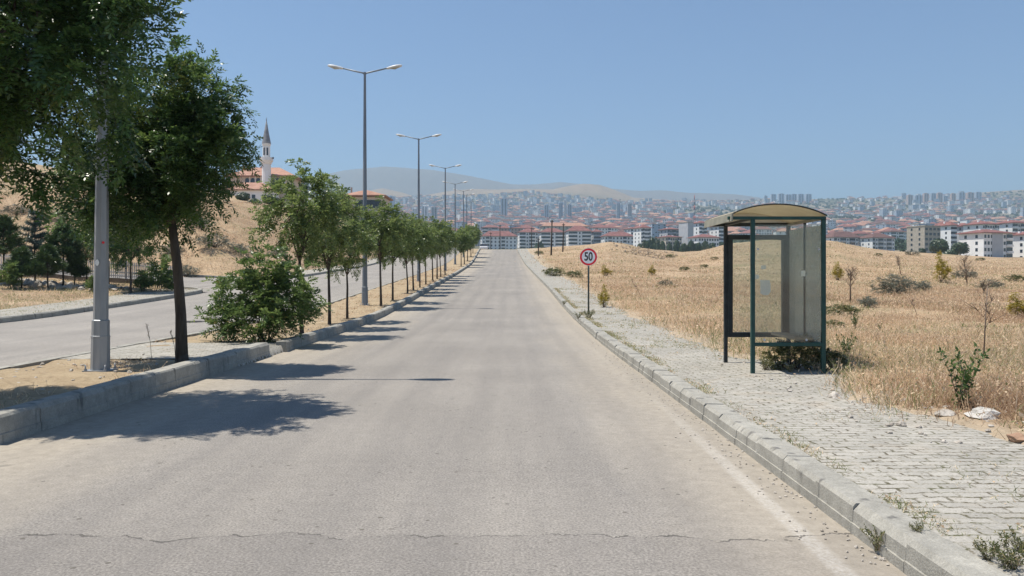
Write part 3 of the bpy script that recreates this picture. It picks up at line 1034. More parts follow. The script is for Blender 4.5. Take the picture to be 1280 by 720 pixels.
# ------------------------------------------------------------------ bus shelter
def shelter():
    x0, x1, y0, y1 = 3.37, 4.36, 11.2, 12.62
    zb = 0.13
    root = empty('bus_shelter', ((x0 + x1) / 2, (y0 + y1) / 2, zb), 'small green framed glass bus shelter with arched beige roof', 'bus shelter')
    ox, oy = (x0 + x1) / 2, (y0 + y1) / 2
    a, b, c, d = x0 - ox, x1 - ox, y0 - oy, y1 - oy
    g, bl = M['green_paint'], M['black_paint']
    top = 2.17
    P = 0.056
    for (px, py, m) in ((a, c, g), (b, c, g), (a, d, bl), (b, d, bl)):
        k = MB()
        k.box((px, py, top / 2 - 0.03), (P, P, top + 0.06))
        k.build('post', m, root, bevel=0.006)
    k = MB()
    k.box((b, (c + d) / 2, (0.44 + top) / 2), (0.035, 0.035, top - 0.44))
    k.build('mullion', bl, root, bevel=0.004)
    # beams
    def beam(p, s, m, nm='beam'):
        q = MB()
        q.box(p, s)
        return q.build(nm, m, root, bevel=0.004)
    beam(((a + b) / 2 - 0.16, c, top + 0.022), (b - a + 0.38, P, 0.044), g)
    beam(((a + b) / 2 - 0.14, d, top + 0.022), (b - a + 0.36, P, 0.055), bl)
    beam((b, (c + d) / 2, top + 0.020), (0.05, d - c - P, 0.04), M['fascia'])
    beam((a, (c + d) / 2, top + 0.018), (0.05, d - c - P, 0.036), bl)
    # lower rails
    beam(((a + b) / 2, c, 0.425), (b - a - P, 0.05, 0.05), g, 'lower_rail')
    beam((b, (c + d) / 2, 0.425), (0.05, d - c - P, 0.05), g, 'lower_rail')
    # near and back glass
    def pane(p, s, m, nm='glass_panel'):
        q = MB()
        q.box(p, s)
        return q.build(nm, m, root)
    gz0, gz1 = 0.462, 2.10
    near = pane(((a + b) / 2, c, (gz0 + gz1) / 2), (b - a - P - 0.02, 0.008, gz1 - gz0), M['panel_near'])
    ym = (c + d) / 2
    back = []
    for (ya, yb) in ((c + P / 2 + .012, ym - .022), (ym + .022, d - P / 2 - .012)):
        back.append(pane((b, (ya + yb) / 2, (gz0 + gz1) / 2), (0.008, yb - ya, gz1 - gz0), M['panel2']))
    # framed advertising case at the far end
    fr = MB()
    w, z0, z1, t = b - a - P, 0.42, 2.03, 0.075
    xm = (a + b) / 2
    fr.box((xm, d, z1 - t / 2), (w, 0.09, t))
    fr.box((xm, d, z0 + t / 2), (w, 0.09, t))
    fr.box((a + P / 2 + t / 2, d, (z0 + z1) / 2), (t, 0.09, z1 - z0 - 2 * t))
    fr.box((b - P / 2 - t / 2, d, (z0 + z1) / 2), (t, 0.09, z1 - z0 - 2 * t))
    fo = fr.build('poster_frame', bl, root, bevel=0.004)
    fp = MB()
    fp.box((xm, d, (z0 + z1) / 2), (w - 2 * t, 0.010, z1 - z0 - 2 * t))
    far = fp.build('pane', M['panel'], fo)
    for (px, pz, sw, sh) in ((xm + 0.13, 1.20, .16, .24), (xm - .02, 1.37, .10, .07), (xm + .10, 1.52, .08, .06)):
        s = MB()
        n = 9
        vs = []
        for i in range(n):
            tt = 2 * math.pi * i / n + .3
            rr = random.uniform(.85, 1.1)
            vs.append((px + max(-.5, min(.5, .72 * rr * math.cos(tt))) * sw, d - 0.012, pz + max(-.5, min(.5, .72 * rr * math.sin(tt))) * sh))
        s.add(vs + [(v[0], v[1] + .002, v[2]) for v in vs], [tuple(range(n)), tuple(range(2 * n - 1, n - 1, -1))] + [((i + 1) % n, i, n + i, n + (i + 1) % n) for i in range(n)])
        o = s.build('torn_notice', M['paper'], fo)
    s = MB()
    s.box((b - 0.024, ym, 1.42), (0.004, 0.16, 0.085))
    s.build('notice', M['paper'], root)
    # glazing bolts
    for (px, py, pz) in ((a + .07, c - .012, 1.76), (b - .07, c - .012, 1.76), (a + .16, c - .012, .49), (b - .24, c - .012, .49)):
        s = MB()
        s.lathe([(0.0, -0.008), (0.014, -0.006), (0.018, 0.0)], 10, 0, (0, 0, 0))
        o = s.build('glazing_bolt', M['lamp_shell'], root, (px, py, pz))
        o.rotation_euler = (R(90), 0, 0)
    # bench plank along the back
    s = MB()
    s.box((b - 0.17, ym + .12, 0.48), (0.26, d - c - 0.35, 0.035))
    s.build('bench_seat', M['wood'], root, bevel=0.005)
    # arched roof: a thin translucent vault with dark rims and a tilted fascia over the front
    xa, xb = a - 0.29, b + 0.03
    n = 22
    arc = []
    for i in range(n + 1):
        t = i / n
        xx = xa + (xb - xa) * t
        arc.append((xx, top + 0.05 + 0.145 * (1 - (2 * t - 1) ** 2) ** 0.9 + 0.03 * (1 - t)))
    ya, yb = c - 0.04, d + 0.04
    v = MB()
    vs = [(x, yy, z + dz) for dz in (0, .008) for yy in (ya, yb) for (x, z) in arc]
    m = n + 1
    fs = []
    for i in range(n):
        fs += [(i, m + i, m + i + 1, i + 1), (2 * m + i, 2 * m + i + 1, 3 * m + i + 1, 3 * m + i), (i, i + 1, 2 * m + i + 1, 2 * m + i), (m + i + 1, m + i, 3 * m + i, 3 * m + i + 1)]
    fs += [(0, 2 * m, 3 * m, m), (n, m + n, 3 * m + n, 2 * m + n)]
    v.add(vs, fs, 0, False)
    v.build('roof', M['roof_sheet'], root)
    for yy in (ya - .006, yb + .006):
        r = MB()
        r.tube([(x, yy, z + .004) for x, z in arc], [0.011] * m, 6)
        r.build('roof_rim', M['black_paint'], root)
    # end infill of the same sheet between beam and vault at the far end
    v = MB()
    vs = [(x, yb - .03, z - .002) for x, z in arc] + [(x, yb - .03, top + .045) for x, z in arc]
    v.add(vs, [(i, i + 1, m + i + 1, m + i) for i in range(n)])
    v.build('gable', M['roof_sheet'], root)
    f = MB()
    fx = xa - 0.015
    z0, z1 = top - .025, top + .085
    f.add([(fx, ya - .05, z0), (fx - .022, ya - .05, z0), (fx - .012, ya - .05, z1), (fx + .012, ya - .05, z1),
           (fx, yb + .02, z0), (fx - .022, yb + .02, z0), (fx - .012, yb + .02, z1), (fx + .012, yb + .02, z1)],
          [(0, 1, 2, 3), (7, 6, 5, 4), (0, 4, 5, 1), (1, 5, 6, 2), (2, 6, 7, 3), (3, 7, 4, 0)])
    f.build('fascia', M['fascia'], root)


shelter()


# ------------------------------------------------------------------ vegetation builders
def compound_leaves(P, D, L, pairs, leaf_l, leaf_w, g, droop=0.35):
    """pinnate leaves: P base points, D directions, L lengths -> leaflet quads"""
    n = len(P)
    up = np.tile([0, 0, 1.0], (n, 1)) + g.normal(0, 0.35, (n, 3))
    Sd = unit(np.cross(D, up))
    Nn = unit(np.cross(Sd, D))
    out = []
    ts = np.linspace(0.18, 1.0, pairs)
    for t in ts:
        c = P + D * (L * t)[:, None] - np.array([0, 0, 1.0]) * (droop * L * t * t)[:, None]
        for sgn in (-1, 1):
            dr = unit(Sd * sgn * 0.9 + D * 0.45 + Nn * g.normal(-0.15, 0.3, (n, 1)) + g.normal(0, .12, (n, 3)))
            ll = leaf_l * g.uniform(.75, 1.15, (n, 1)) * (1 - 0.25 * abs(t - .5))
            wv = unit(D + g.normal(0, .25, (n, 3))) * leaf_w * 0.5
            mid = c + dr * ll * 0.5 + Nn * ll * 0.06
            out.append(np.stack([c, mid - wv, c + dr * ll, mid + wv], 1))
    # end leaflet
    c = P + D * L[:, None] - np.array([0, 0, 1.0]) * (droop * L)[:, None]
    dr = unit(D - np.array([0, 0, 1.0]) * droop)
    mid = c + dr * leaf_l * .5
    out.append(np.stack([c, mid - Sd * leaf_w * .5, c + dr * leaf_l, mid + Sd * leaf_w * .5], 1))
    Q = np.concatenate(out, 0)
    return Q, np.tile(np.arange(n), len(out))


def in_lobes(lobes, n, g, shell=0.55):
    """points spread through a set of ellipsoid lobes, denser towards their skins"""
    vol = np.array([l[3] * l[4] * l[5] for l in lobes])
    k = g.choice(len(lobes), n, p=vol / vol.sum())
    Lb = np.array(lobes)[k]
    d = unit(g.normal(size=(n, 3)))
    r = g.random(n) ** (1 / 3) * (1 - shell) + shell * g.random(n) ** 0.25
    return Lb[:, :3] + d * r[:, None] * Lb[:, 3:6], k


def branchy(mb, base, tips, r0, g, kink=0.12, n=6, lean=(0, 0)):
    """limbs from a trunk point to each tip, with a few forks"""
    tips = sorted([tuple(t) for t in tips], key=lambda t: -t[2])
    for t in tips:
        a, b = Vector(base), Vector(t)
        ln = (b - a).length
        m1 = a.lerp(b, .35) + Vector(g.normal(0, kink * ln * .5, 3)) + Vector((0, 0, .12 * ln))
        m2 = a.lerp(b, .7) + Vector(g.normal(0, kink * ln * .5, 3)) + Vector((0, 0, .08 * ln))
        r = r0 * g.uniform(.5, .8)
        mb.tube([a, m1, m2, b], [r, r * .7, r * .42, r * .12], n, 0)
        for _ in range(2):
            q = m1.lerp(m2, g.random())
            e = b.lerp(q, .25) + Vector(g.normal(0, .11 * ln, 3))
            mb.tube([q, q.lerp(e, .5) + Vector((0, 0, .05)), e], [r * .4, r * .25, r * .06], 5, 0)


def locust_meshes(seed, trunk_h, trunk_r, lobes, n_sprays, per, pairs, leaf_l, leaf_w, leaf_L, mat, lean=(0.0, 0.0), spray=0.45, tips=16, droop=0.35, shell=.55, clump=0.0):
    g = np.random.default_rng(seed)
    t = MB()
    bx, by = lean
    pts = [(0, 0, -0.1), (bx * .15 + g.normal(0, .01), by * .15, trunk_h * .35), (bx * .5 + g.normal(0, .015), by * .5, trunk_h * .7), (bx, by, trunk_h)]
    t.tube(pts, [trunk_r * 1.25, trunk_r, trunk_r * .88, trunk_r * .75], 10)
    t.lathe([(trunk_r * 1.7, -.08), (trunk_r * 1.3, .05), (trunk_r * 1.02, .22)], 10)
    tp, _ = in_lobes(lobes, tips, g, 0.3)
    branchy(t, (bx, by, trunk_h - .05), tp, trunk_r * .75, g)
    tm = t.mesh('trunk', M['bark'])
    C0, k = in_lobes(lobes, n_sprays, g, shell)
    Lb = np.array(lobes)[k]
    out = unit(unit(C0 - Lb[:, :3]) + g.normal(0, .55, (n_sprays, 3)) + np.array([0, 0, .12]))
    C0 = np.repeat(C0, per, 0)
    O = np.repeat(out, per, 0)
    n = len(C0)
    s = g.random(n) * spray
    side = unit(np.cross(O, g.normal(size=(n, 3))))
    Pp = C0 + O * s[:, None] - np.array([0, 0, 1.0]) * (droop * s * s)[:, None] + g.normal(0, .02, (n, 3))
    D = unit(O * .75 + side * .9 + np.array([0, 0, -.1]))
    L = leaf_L * g.uniform(.7, 1.2, n)
    Q, src = compound_leaves(Pp, D, L, pairs, leaf_l, leaf_w, g, droop)
    sp = g.normal(.48, .15, n_sprays)
    tint = np.clip(np.repeat(sp, per)[src] + g.normal(0, .16, len(src)), 0, .9)
    odd = np.repeat(g.random(n_sprays) < .018, per)[src] | (g.random(len(src)) < .006)
    tint[odd] = 1.0
    cm = soup_mesh('crown', Q, mat, tint)
    return tm, cm


def place_tree(name, tm, cm, loc, rz, label, cat='tree', group=None, sc=1.0):
    root = empty(name, loc, label, cat, group, rz)
    root.scale = (sc, sc, sc)
    link_mesh('trunk', tm, root)
    link_mesh('crown', cm, root)
    return root


# ---- the two big locusts at the near end of the median
lob1 = [(1.62, 0, 3.86, .5, .6, .38), (1.6, -.2, 4.3, .45, .5, .4), (.75, 0, 4.15, .85, .9, .8), (1.55, 0, 4.75, .55, .7, .45), (.25, 0, 3.15, .62, .9, .62), (1.2, -.1, 3.62, .42, .6, .30), (-.7, 0, 3.9, 1.1, 1.1, 1.0),
        (.5, .4, 5.2, 1.4, 1.2, .7), (1.15, .2, 5.1, .6, .8, .40), (-.6, -.2, 2.95, .8, .8, .55), (-1.3, .2, 5.0, 1.1, 1.1, .8)]
lob1 = [(a - (.12 if a > 1 else 0), b, c, .92 * p, .9 * q, .9 * r) for a, b, c, p, q, r in lob1]
tm, cm = locust_meshes(11, 2.5, .11, lob1, 500, 16, 7, .084, .035, .27, M['leaf_dark'], (.1, 0), .62, 22, .3)
place_tree('locust_tree', tm, cm, (-6.1, 8.7, -.1), 0, 'large dark locust tree whose dense crown hides the top of the thick lamp post', 'tree', 'locust trees on the median')
lob2 = [(.0, 0, 3.45, .85, .9, .7), (.55, 0, 3.55, .38, .6, .28), (-.85, .1, 3.05, .8, .9, .6), (0.05, .1, 4.35, .62, .7, .42), (.42, -.1, 4.22, .36, .5, .22), (-.55, .2, 4.1, .75, .8, .5),
        (.5, 0, 3.02, .36, .5, .25), (.05, -.2, 2.75, .5, .6, .28), (-.6, 0, 2.62, .65, .6, .28), (.3, 0, 4.75, .3, .4, .2), (-1.45, 0, 2.75, .5, .5, .35)]
lob2 = [(a - (.26 if a > .25 else .02), b, c, .85 * p, .6 * q, .86 * r) for a, b, c, p, q, r in lob2]
tm, cm = locust_meshes(23, 2.25, .085, lob2, 330, 16, 7, .080, .033, .25, M['leaf_dark'], (-.16, 0), .52, 20, .3)
place_tree('locust_tree', tm, cm, (-5.3, 12.85, .1), 0, 'dark leafy locust tree with bare leaning trunk right behind the thick lamp post', 'tree', 'locust trees on the median')

# ---- young trees along the median
kinds = []
for i, (lb, th) in enumerate([
    ([(0, 0, 2.95, .80, .8, .72), (.35, .1, 3.4, .5, .5, .4), (-.45, 0, 2.6, .5, .5, .4), (.3, -.1, 2.25, .45, .4, .35), (-.2, .1, 3.55, .45, .4, .35)], 1.75),
    ([(0, 0, 3.0, .75, .8, .75), (-.4, .1, 2.35, .5, .5, .42), (.45, 0, 2.7, .5, .5, .5), (.1, 0, 3.7, .4, .4, .35)], 1.6),
    ([(0, 0, 2.8, .85, .85, .6), (.3, .1, 3.3, .55, .5, .42), (-.4, -.1, 3.15, .5, .5, .45), (.1, .1, 2.1, .5, .5, .3)], 1.7),
]):
    kinds.append(locust_meshes(40 + i, th, .042, lb, 150, 8, 5, .088, .042, .19, M['leaf_mid'], ((-.05, .06, .02)[i], 0), .36, 10))
fkinds = []
for i, lb in enumerate([[(0, 0, 2.75, 1.0, 1.0, .85), (.3, 0, 3.3, .7, .7, .5), (-.4, .2, 2.4, .7, .7, .5)], [(0, 0, 2.8, .95, 1.0, .8), (-.35, 0, 3.35, .6, .6, .5), (.4, .1, 2.3, .65, .7, .5)]]):
    fkinds.append(locust_meshes(60 + i, 1.5, .05, lb, 170, 7, 4, .12, .06, .22, M['leaf_mid'], (.03, 0), .36, 8))
ord_ = ['first', 'second', 'third', 'fourth', 'fifth', 'sixth', 'seventh', 'eighth', 'ninth', 'tenth', 'eleventh', 'twelfth', 'thirteenth', 'fourteenth', 'fifteenth', 'sixteenth', 'seventeenth', 'eighteenth']
trees = [(19.6, -5.15, 1.04, 0), (22.7, -5.18, 1.0, 1), (25.5, -5.25, .86, 2), (31.9, -5.22, .96, 0), (35.2, -5.25, .88, 2), (40.2, -5.25, .98, 1), (42.6, -5.25, .95, 0), (45.6, -5.25, .96, 2),
         (49.2, -5.3, .98, 1), (53.0, -5.25, .94, 0), (56.6, -5.3, .96, 2), (60, -5.35, .95, 1), (64, -5.35, .95, 0), (86.5, -5.5, 1.08, 1), (94, -5.6, 1.1, 0), (103.5, -5.75, 1.05, 1), (115, -5.9, 1.05, 0), (127, -6.2, 1.05, 1)]
look = {0: 'tallest young median tree, its trunk rising right behind the leafy bush', 1: 'slim young median tree with a straight thin trunk, next after the leafy bush',
        2: 'small young median tree standing just before the tallest lamp', 3: 'young median tree with leafy shoots, first one beyond the tallest lamp'}
for i, (y, x, sc, k) in enumerate(trees):
    if i > 2: sc *= (1.06, .93, 1.0, 1.12, 1.14, .96)[i % 6]
    tm, cm = (kinds if y < 70 else fkinds)[k]
    place_tree('young_tree', tm, cm, (x, y, float(prof(y)) + .09), [0.0, 2.2, 4.1, 1.0, 5.3, 3.1][i % 6] if i else 0.4,
               look.get(i, f'young roadside tree on the median, {ord_[i]} in the row counting from the leafy bush'), 'tree', 'young trees along the median', sc)

# ---- leafy bush
g = np.random.default_rng(77)
def bush_meshes(seed, lobes, n_sprays, per, pairs, leaf_l, leaf_w, leaf_L, mat, stems=9, spray=.4, droop=.4, stem_r=.012):
    g = np.random.default_rng(seed)
    t = MB()
    tp, _ = in_lobes(lobes, stems, g, .4)
    for p in tp:
        b = Vector((g.normal(0, .07), g.normal(0, .07), -.03))
        e = Vector(p)
        mdl = b.lerp(e, .5) + Vector((0, 0, .2 * e.length * .4))
        t.tube([b, mdl, e], [stem_r * 1.3, stem_r, stem_r * .3], 5)
    sm = t.mesh('stems', M['bark'])
    C0, k = in_lobes(lobes, n_sprays, g, .5)
    C0[:, 2] = np.maximum(C0[:, 2], .05)
    cen = np.array([0, 0, .1])
    out = unit(unit(C0 - cen) + g.normal(0, .35, C0.shape) + np.array([0, 0, .25]))
    C0, O = np.repeat(C0, per, 0), np.repeat(out, per, 0)
    n = len(C0)
    s = g.random(n) * spray
    Pp = C0 + O * s[:, None] - np.array([0, 0, 1.0]) * (droop * s * s)[:, None]
    D = unit(O * .9 + unit(np.cross(O, g.normal(size=(n, 3)))) * .8)
    Q, src = compound_leaves(Pp, D, leaf_L * g.uniform(.7, 1.2, n), pairs, leaf_l, leaf_w, g, droop)
    sp = g.normal(.5, .15, n_sprays)
    tint = np.clip(np.repeat(sp, per)[src] + g.normal(0, .17, len(src)), 0, .9)
    tint[g.random(len(src)) < .012] = 1.0
    return sm, soup_mesh('foliage', Q, mat, tint)


def place_bush(name, ms, loc, rz, label, cat, group=None, sc=1.0, sz=None):
    r = empty(name, loc, label, cat, group, rz)
    r.scale = (sc, sc, sc if sz is None else sz)
    link_mesh('stems', ms[0], r)
    link_mesh('foliage', ms[1], r)
    return r


bm_ = bush_meshes(78, [(0, 0, .55, .85, .7, .5), (-.5, 0, .45, .6, .5, .4), (.5, .1, .7, .6, .5, .5), (-.05, 0, 1.25, .45, .4, .4), (.55, 0, 1.15, .4, .4, .35), (-.2, 0, 1.62, .28, .28, .3), (.2, 0, 1.5, .22, .25, .28), (-.45, 0, 1.0, .38, .4, .35), (0, 0, .3, .6, .5, .3)],
                  190, 8, 6, .095, .040, .24, M['leaf_bush'], 14, .42)
place_bush('leafy_bush', bm_, (-5.35, 17.1, .1), 0, 'wide bright green bush growing on the median from ground level', 'bush', sc=1.0)


# ---- conifers and saplings in the planted bed across the road
def conifer_meshes(seed, h, r, base, mat, n=1500, needle=.11, wid=.012, open_=.25):
    g = np.random.default_rng(seed)
    t = MB()
    t.tube([(0, 0, -.1), (g.normal(0, .02), g.normal(0, .02), h * .5), (0, 0, h * .97)], [.045, .035, .008], 7)
    P, D = [], []
    z = base
    while z < h * .97:
        rr = r * (1 - (z - base) / (h - base)) ** .8 + .05
        for q in range(6):
            a = g.random() * 6.283
            ln = rr * g.uniform(.75, 1.1)
            e = Vector((math.cos(a) * ln, math.sin(a) * ln, z + ln * g.uniform(.15, .5)))
            t.tube([(0, 0, z), e], [.012, .004], 4)
            m = max(3, int(n * rr / r / (14 * 6)) + 4)
            for s in np.linspace(open_, 1.05, m):
                p = Vector((0, 0, z)).lerp(e, s)
                for _ in range(7):
                    P.append(p)
                    D.append((e - Vector((0, 0, z))).normalized() * .5 + Vector(g.normal(0, .7, 3)) + Vector((0, 0, .25)))
        z += (h - base) / 11
    P, D = np.array(P), unit(np.array(D))
    n = len(P)
    Sd = unit(np.cross(D, g.normal(size=(n, 3)))) * wid
    L = needle * g.uniform(.7, 1.3, (n, 1))
    Q = np.stack([P - Sd * .6, P + Sd * .6, P + D * L + Sd * .3, P + D * L - Sd * .3], 1)
    return t.mesh('trunk', M['bark']), soup_mesh('crown', Q, mat, np.clip(g.normal(.5, .2, n), 0, 1))


def bed(u, v, d):
    x = (u - 640) / 1000.0 * d
    return (x, d, float(gz(x, d)) - .02)


con = conifer_meshes(5, 3.9, 1.1, .6, M['needle_blue'], 2600, .16, .022, .1)
place_tree('cedar_tree', *con, bed(44, 0, 40.5), 0, 'blue green cedar with a pointed top in the bed across the road', 'tree', 'conifers in the planted bed')
pin = [conifer_meshes(6 + i, (3.2, 2.9, 2.2)[i], (.85, .8, .75)[i], (1.45, 1.2, .7)[i], M['needle'], 1500, .22, .022, .35) for i in range(3)]
for (u, d, k, sc, lb) in ((5, 39.5, 0, 1.06, 'green pine with a bare lower trunk beside the blue green cedar, at the photo edge'), (79, 40.8, 1, 1.15, 'slim pine with bare trunk between the blue green cedar and the lamp post'),
                          (27, 38.5, 2, .9, 'low bushy pine in front of the blue green cedar, on its left side'), (60, 39.0, 2, .95, 'small bright pine right beside the foot of the blue green cedar'), (93, 41.5, 2, .85, 'small pale pine growing close to the lamp post, before the fence')):
    place_tree('pine_tree', *pin[k], bed(u, 0, d), u * .3, lb, 'tree', 'conifers in the planted bed', sc)
lk = locust_meshes(90, 1.5, .05, [(0, 0, 2.6, 1.0, 1.0, .9), (.2, 0, 3.4, .7, .7, .6), (-.3, 0, 1.9, .6, .6, .4)], 170, 7, 5, .11, .05, .24, M['leaf_dark'], (.03, 0), .4, 8)
for (u, d, sc, lb) in ((163, 40.0, 1.08, 'dark round headed tree in front of the pale fence, nearest the leaning trunk'), (136, 41.5, 1.0, 'dark leafy tree half hidden behind the thick lamp post, before the fence'), (108, 43.2, .8, 'small leafy tree between the slim pine and lamp post')):
    place_tree('bed_tree', *lk, bed(u, 0, d), u, lb, 'tree', 'leafy trees in the planted bed', sc)
sb = bush_meshes(91, [(0, 0, .5, .5, .5, .4), (.1, 0, .9, .3, .3, .3)], 60, 6, 5, .11, .045, .22, M['leaf_bush'], 7, .3)
for (u, d, sc, lb) in ((195, 41.5, 1.5, 'light green bush at the end of the pale fence'), (12, 37.8, .9, 'low green bush at the photo edge in front of the rubble bed'), (118, 39.3, .6, 'tiny green bush on the bed beside the lamp post'), (178, 41, .7, 'small bush under the round headed tree by the fence')):
    place_bush('garden_bush', sb, bed(u, 0, d), u, lb, 'bush', 'bushes in the planted bed', sc)


# ---- pale picket fence behind the bed, climbing along the side street
def fence():
    xa, xb, y = -30.5, -18.9, 45.2
    n = 9
    zf = lambda x: float(gz(x, y)) + .25
    root = empty('picket_fence', (xa, y, zf(xa)), 'long pale picket fence climbing beside the side street', 'fence')
    L = lambda x, z: (x - xa, 0, z - zf(xa))
    w = MB()
    for i in range(n - 1):
        x0, x1 = xa + (xb - xa) * i / (n - 1), xa + (xb - xa) * (i + 1) / (n - 1)
        a, b = L(x0, zf(x0)), L(x1, zf(x1))
        w.add([(a[0], -.12, -.9 + a[2]), (b[0], -.12, -.9 + b[2]), (b[0], .12, -.9 + b[2]), (a[0], .12, -.9 + a[2]),
               (a[0], -.12, a[2]), (b[0], -.12, b[2]), (b[0], .12, b[2]), (a[0], .12, a[2])],
              [(0, 1, 5, 4), (2, 3, 7, 6), (4, 5, 6, 7), (1, 2, 6, 5), (3, 0, 4, 7)])
    w.build('base_wall', M['dark_wall'], root)
    for i in range(n):
        x = xa + (xb - xa) * i / (n - 1)
        a = L(x, zf(x))
        p = MB()
        p.box((a[0], 0, a[2] + .5), (.09, .09, 1.0))
        p.build('fence_post', M['fence'], root)
    for hh in (.18, .84):
        r = MB()
        a, b = L(xa, zf(xa) + hh), L(xb, zf(xb) + hh)
        r.tube([a, b], [.03, .03], 6)
        r.build('rail', M['fence'], root)
    k = MB()
    m = 108
    for i in range(m):
        x = xa + (xb - xa) * (i + .5) / m
        a = L(x, zf(x))
        k.box((a[0], -.035, a[2] + .5), (.06, .02, .92))
    tag(k.build('pickets', M['fence'], root), kind='stuff')


fence()


def rock_mesh(name, seed, r, mat, flat=.6):
    g = np.random.default_rng(seed)
    bm = bmesh.new()
    bmesh.ops.create_icosphere(bm, subdivisions=2, radius=r)
    ph = g.uniform(0, 6, 9)
    for v in bm.verts:
        d = v.co.normalized()
        k = 1 + .22 * math.sin(3 * d.x + ph[0]) * math.sin(2.6 * d.y + ph[1]) + .16 * math.sin(5 * d.z + ph[2] + 2 * d.x) + g.normal(0, .04)
        v.co = d * r * k
        v.co.z *= flat
    me = bpy.data.meshes.new(name)
    bm.to_mesh(me)
    bm.free()
    me.materials.append(mat)
    return me



rocks = [rock_mesh('rock', 300 + i, .2, M['rock'], (.6, .8, .5)[i]) for i in range(3)]


def stones(name, pts, rr, label, mats=None, kind='stuff', g=rng):
    """loose rubble nobody could count, as one object"""
    V, Fc = [], []
    k = 0
    for (x, y, z), s in zip(pts, rr):
        me = rocks[g.integers(3)]
        a = g.random() * 6.28
        ca, sa = math.cos(a), math.sin(a)
        vs = [(x + (v.co.x * ca - v.co.y * sa) * s / .2, y + (v.co.x * sa + v.co.y * ca) * s / .2, z + v.co.z * s / .2) for v in me.vertices]
        Fc += [tuple(i + k for i in p.vertices) for p in me.polygons]
        V += vs
        k += len(vs)
    me = bpy.data.meshes.new(name)
    me.from_pydata(V, [], Fc)
    me.materials.append(mats or M['rock'])
    return tag(link_mesh(name, me), label, None, None, kind)


pts, rr = [], []
for i in range(190):
    x, y = rng.uniform(-28, -20), rng.uniform(39.2, 42.0)
    pts.append((x, y, float(gz(x, y)) + .05))
    rr.append(rng.uniform(.08, .24))
stones('rubble', pts, rr, 'loose pale stones covering the planted bed across the road')
pts, rr = [], []
for i in range(230):
    u = rng.normal(806, 16)
    d = rng.uniform(112, 140)
    x = (u - 640) / 1000 * d
    pts.append((x, d, float(gz(x, d)) + .05))
    rr.append(rng.uniform(.05, .2) * (1 + (rng.random() < .1)))
stones('rubble', pts, rr, 'rocky spoil heap of brown stones on the skyline of the field', pm('brown_rubble', (.20, .15, .10), (.34, .27, .20), 2, .9, .4))
pts, rr = [], []
for i in range(420):
    y = abs(rng.normal(0, 1)) * 9 + 4.2
    x = float(x_right(y)) + rng.uniform(1.2, 3.6)
    pts.append((x, y, surf(x, y) + .002))
    rr.append(rng.uniform(.006, .03) * (1 + (rng.random() < .06) * 1.6))
for i in range(340):
    y = 7.6 + abs(rng.normal(0, 1)) * 10
    x = rng.uniform(float(x_mleft(y)) + .3, float(x_left(y)) - .3)
    pts.append((x, y, surf(x, y) + .01))
    rr.append(rng.uniform(.008, .04))
for i in range(260):
    y = 4.1 + abs(rng.normal(0, 1)) * 6
    x = float(x_right(y)) - abs(rng.normal(0, .18)) - .02
    pts.append((x, y, float(prof(y)) + .003))
    rr.append(rng.uniform(.004, .012))
stones('gravel', pts, rr, 'small loose stones scattered along the kerbs and soil')
for (u, v, s, lb, mt) in ((1228, 522, .15, 'white rock lying on a dusty mound at the field edge', 'rock_white'), (1181, 519, .10, 'small grey stone beside the dusty mound at the field edge', 'rock')):
    x, y, z = at(u, v)
    me = rock_mesh('rock', 320 + int(u), s, M[mt], .42)
    o = link_mesh('rock', me, None, (x, y, z + s * .12))
    tag(o, lb, 'rock')
x, y, z = at(1272, 549)
o = link_mesh('rock', rock_mesh('rock', 377, .08, pm('brown_stone', (.28, .17, .11), (.36, .23, .15), 6, .9, .4), .5), None, (x, y, z + .01))
tag(o, 'reddish brown stone lying in the dust below the white rock', 'rock')

# manhole cover in the far carriageway
x, y = -10.3, 25.8
k = MB()
k.lathe([(0, .012), (.27, .012), (.275, .004), (.29, .004), (.29, .016), (.36, .014), (.37, -.02)], 28, 0, smooth=False)
for i in range(-3, 4):
    k.box((0, i * .07, .014), (2 * math.sqrt(max(.01, .25 ** 2 - (i * .07) ** 2)), .02, .01))
tag(k.build('manhole_cover', M['iron'], None, (x, y, float(prof(y)) + .008)), 'round dark iron manhole cover in the opposite carriageway', 'manhole cover')


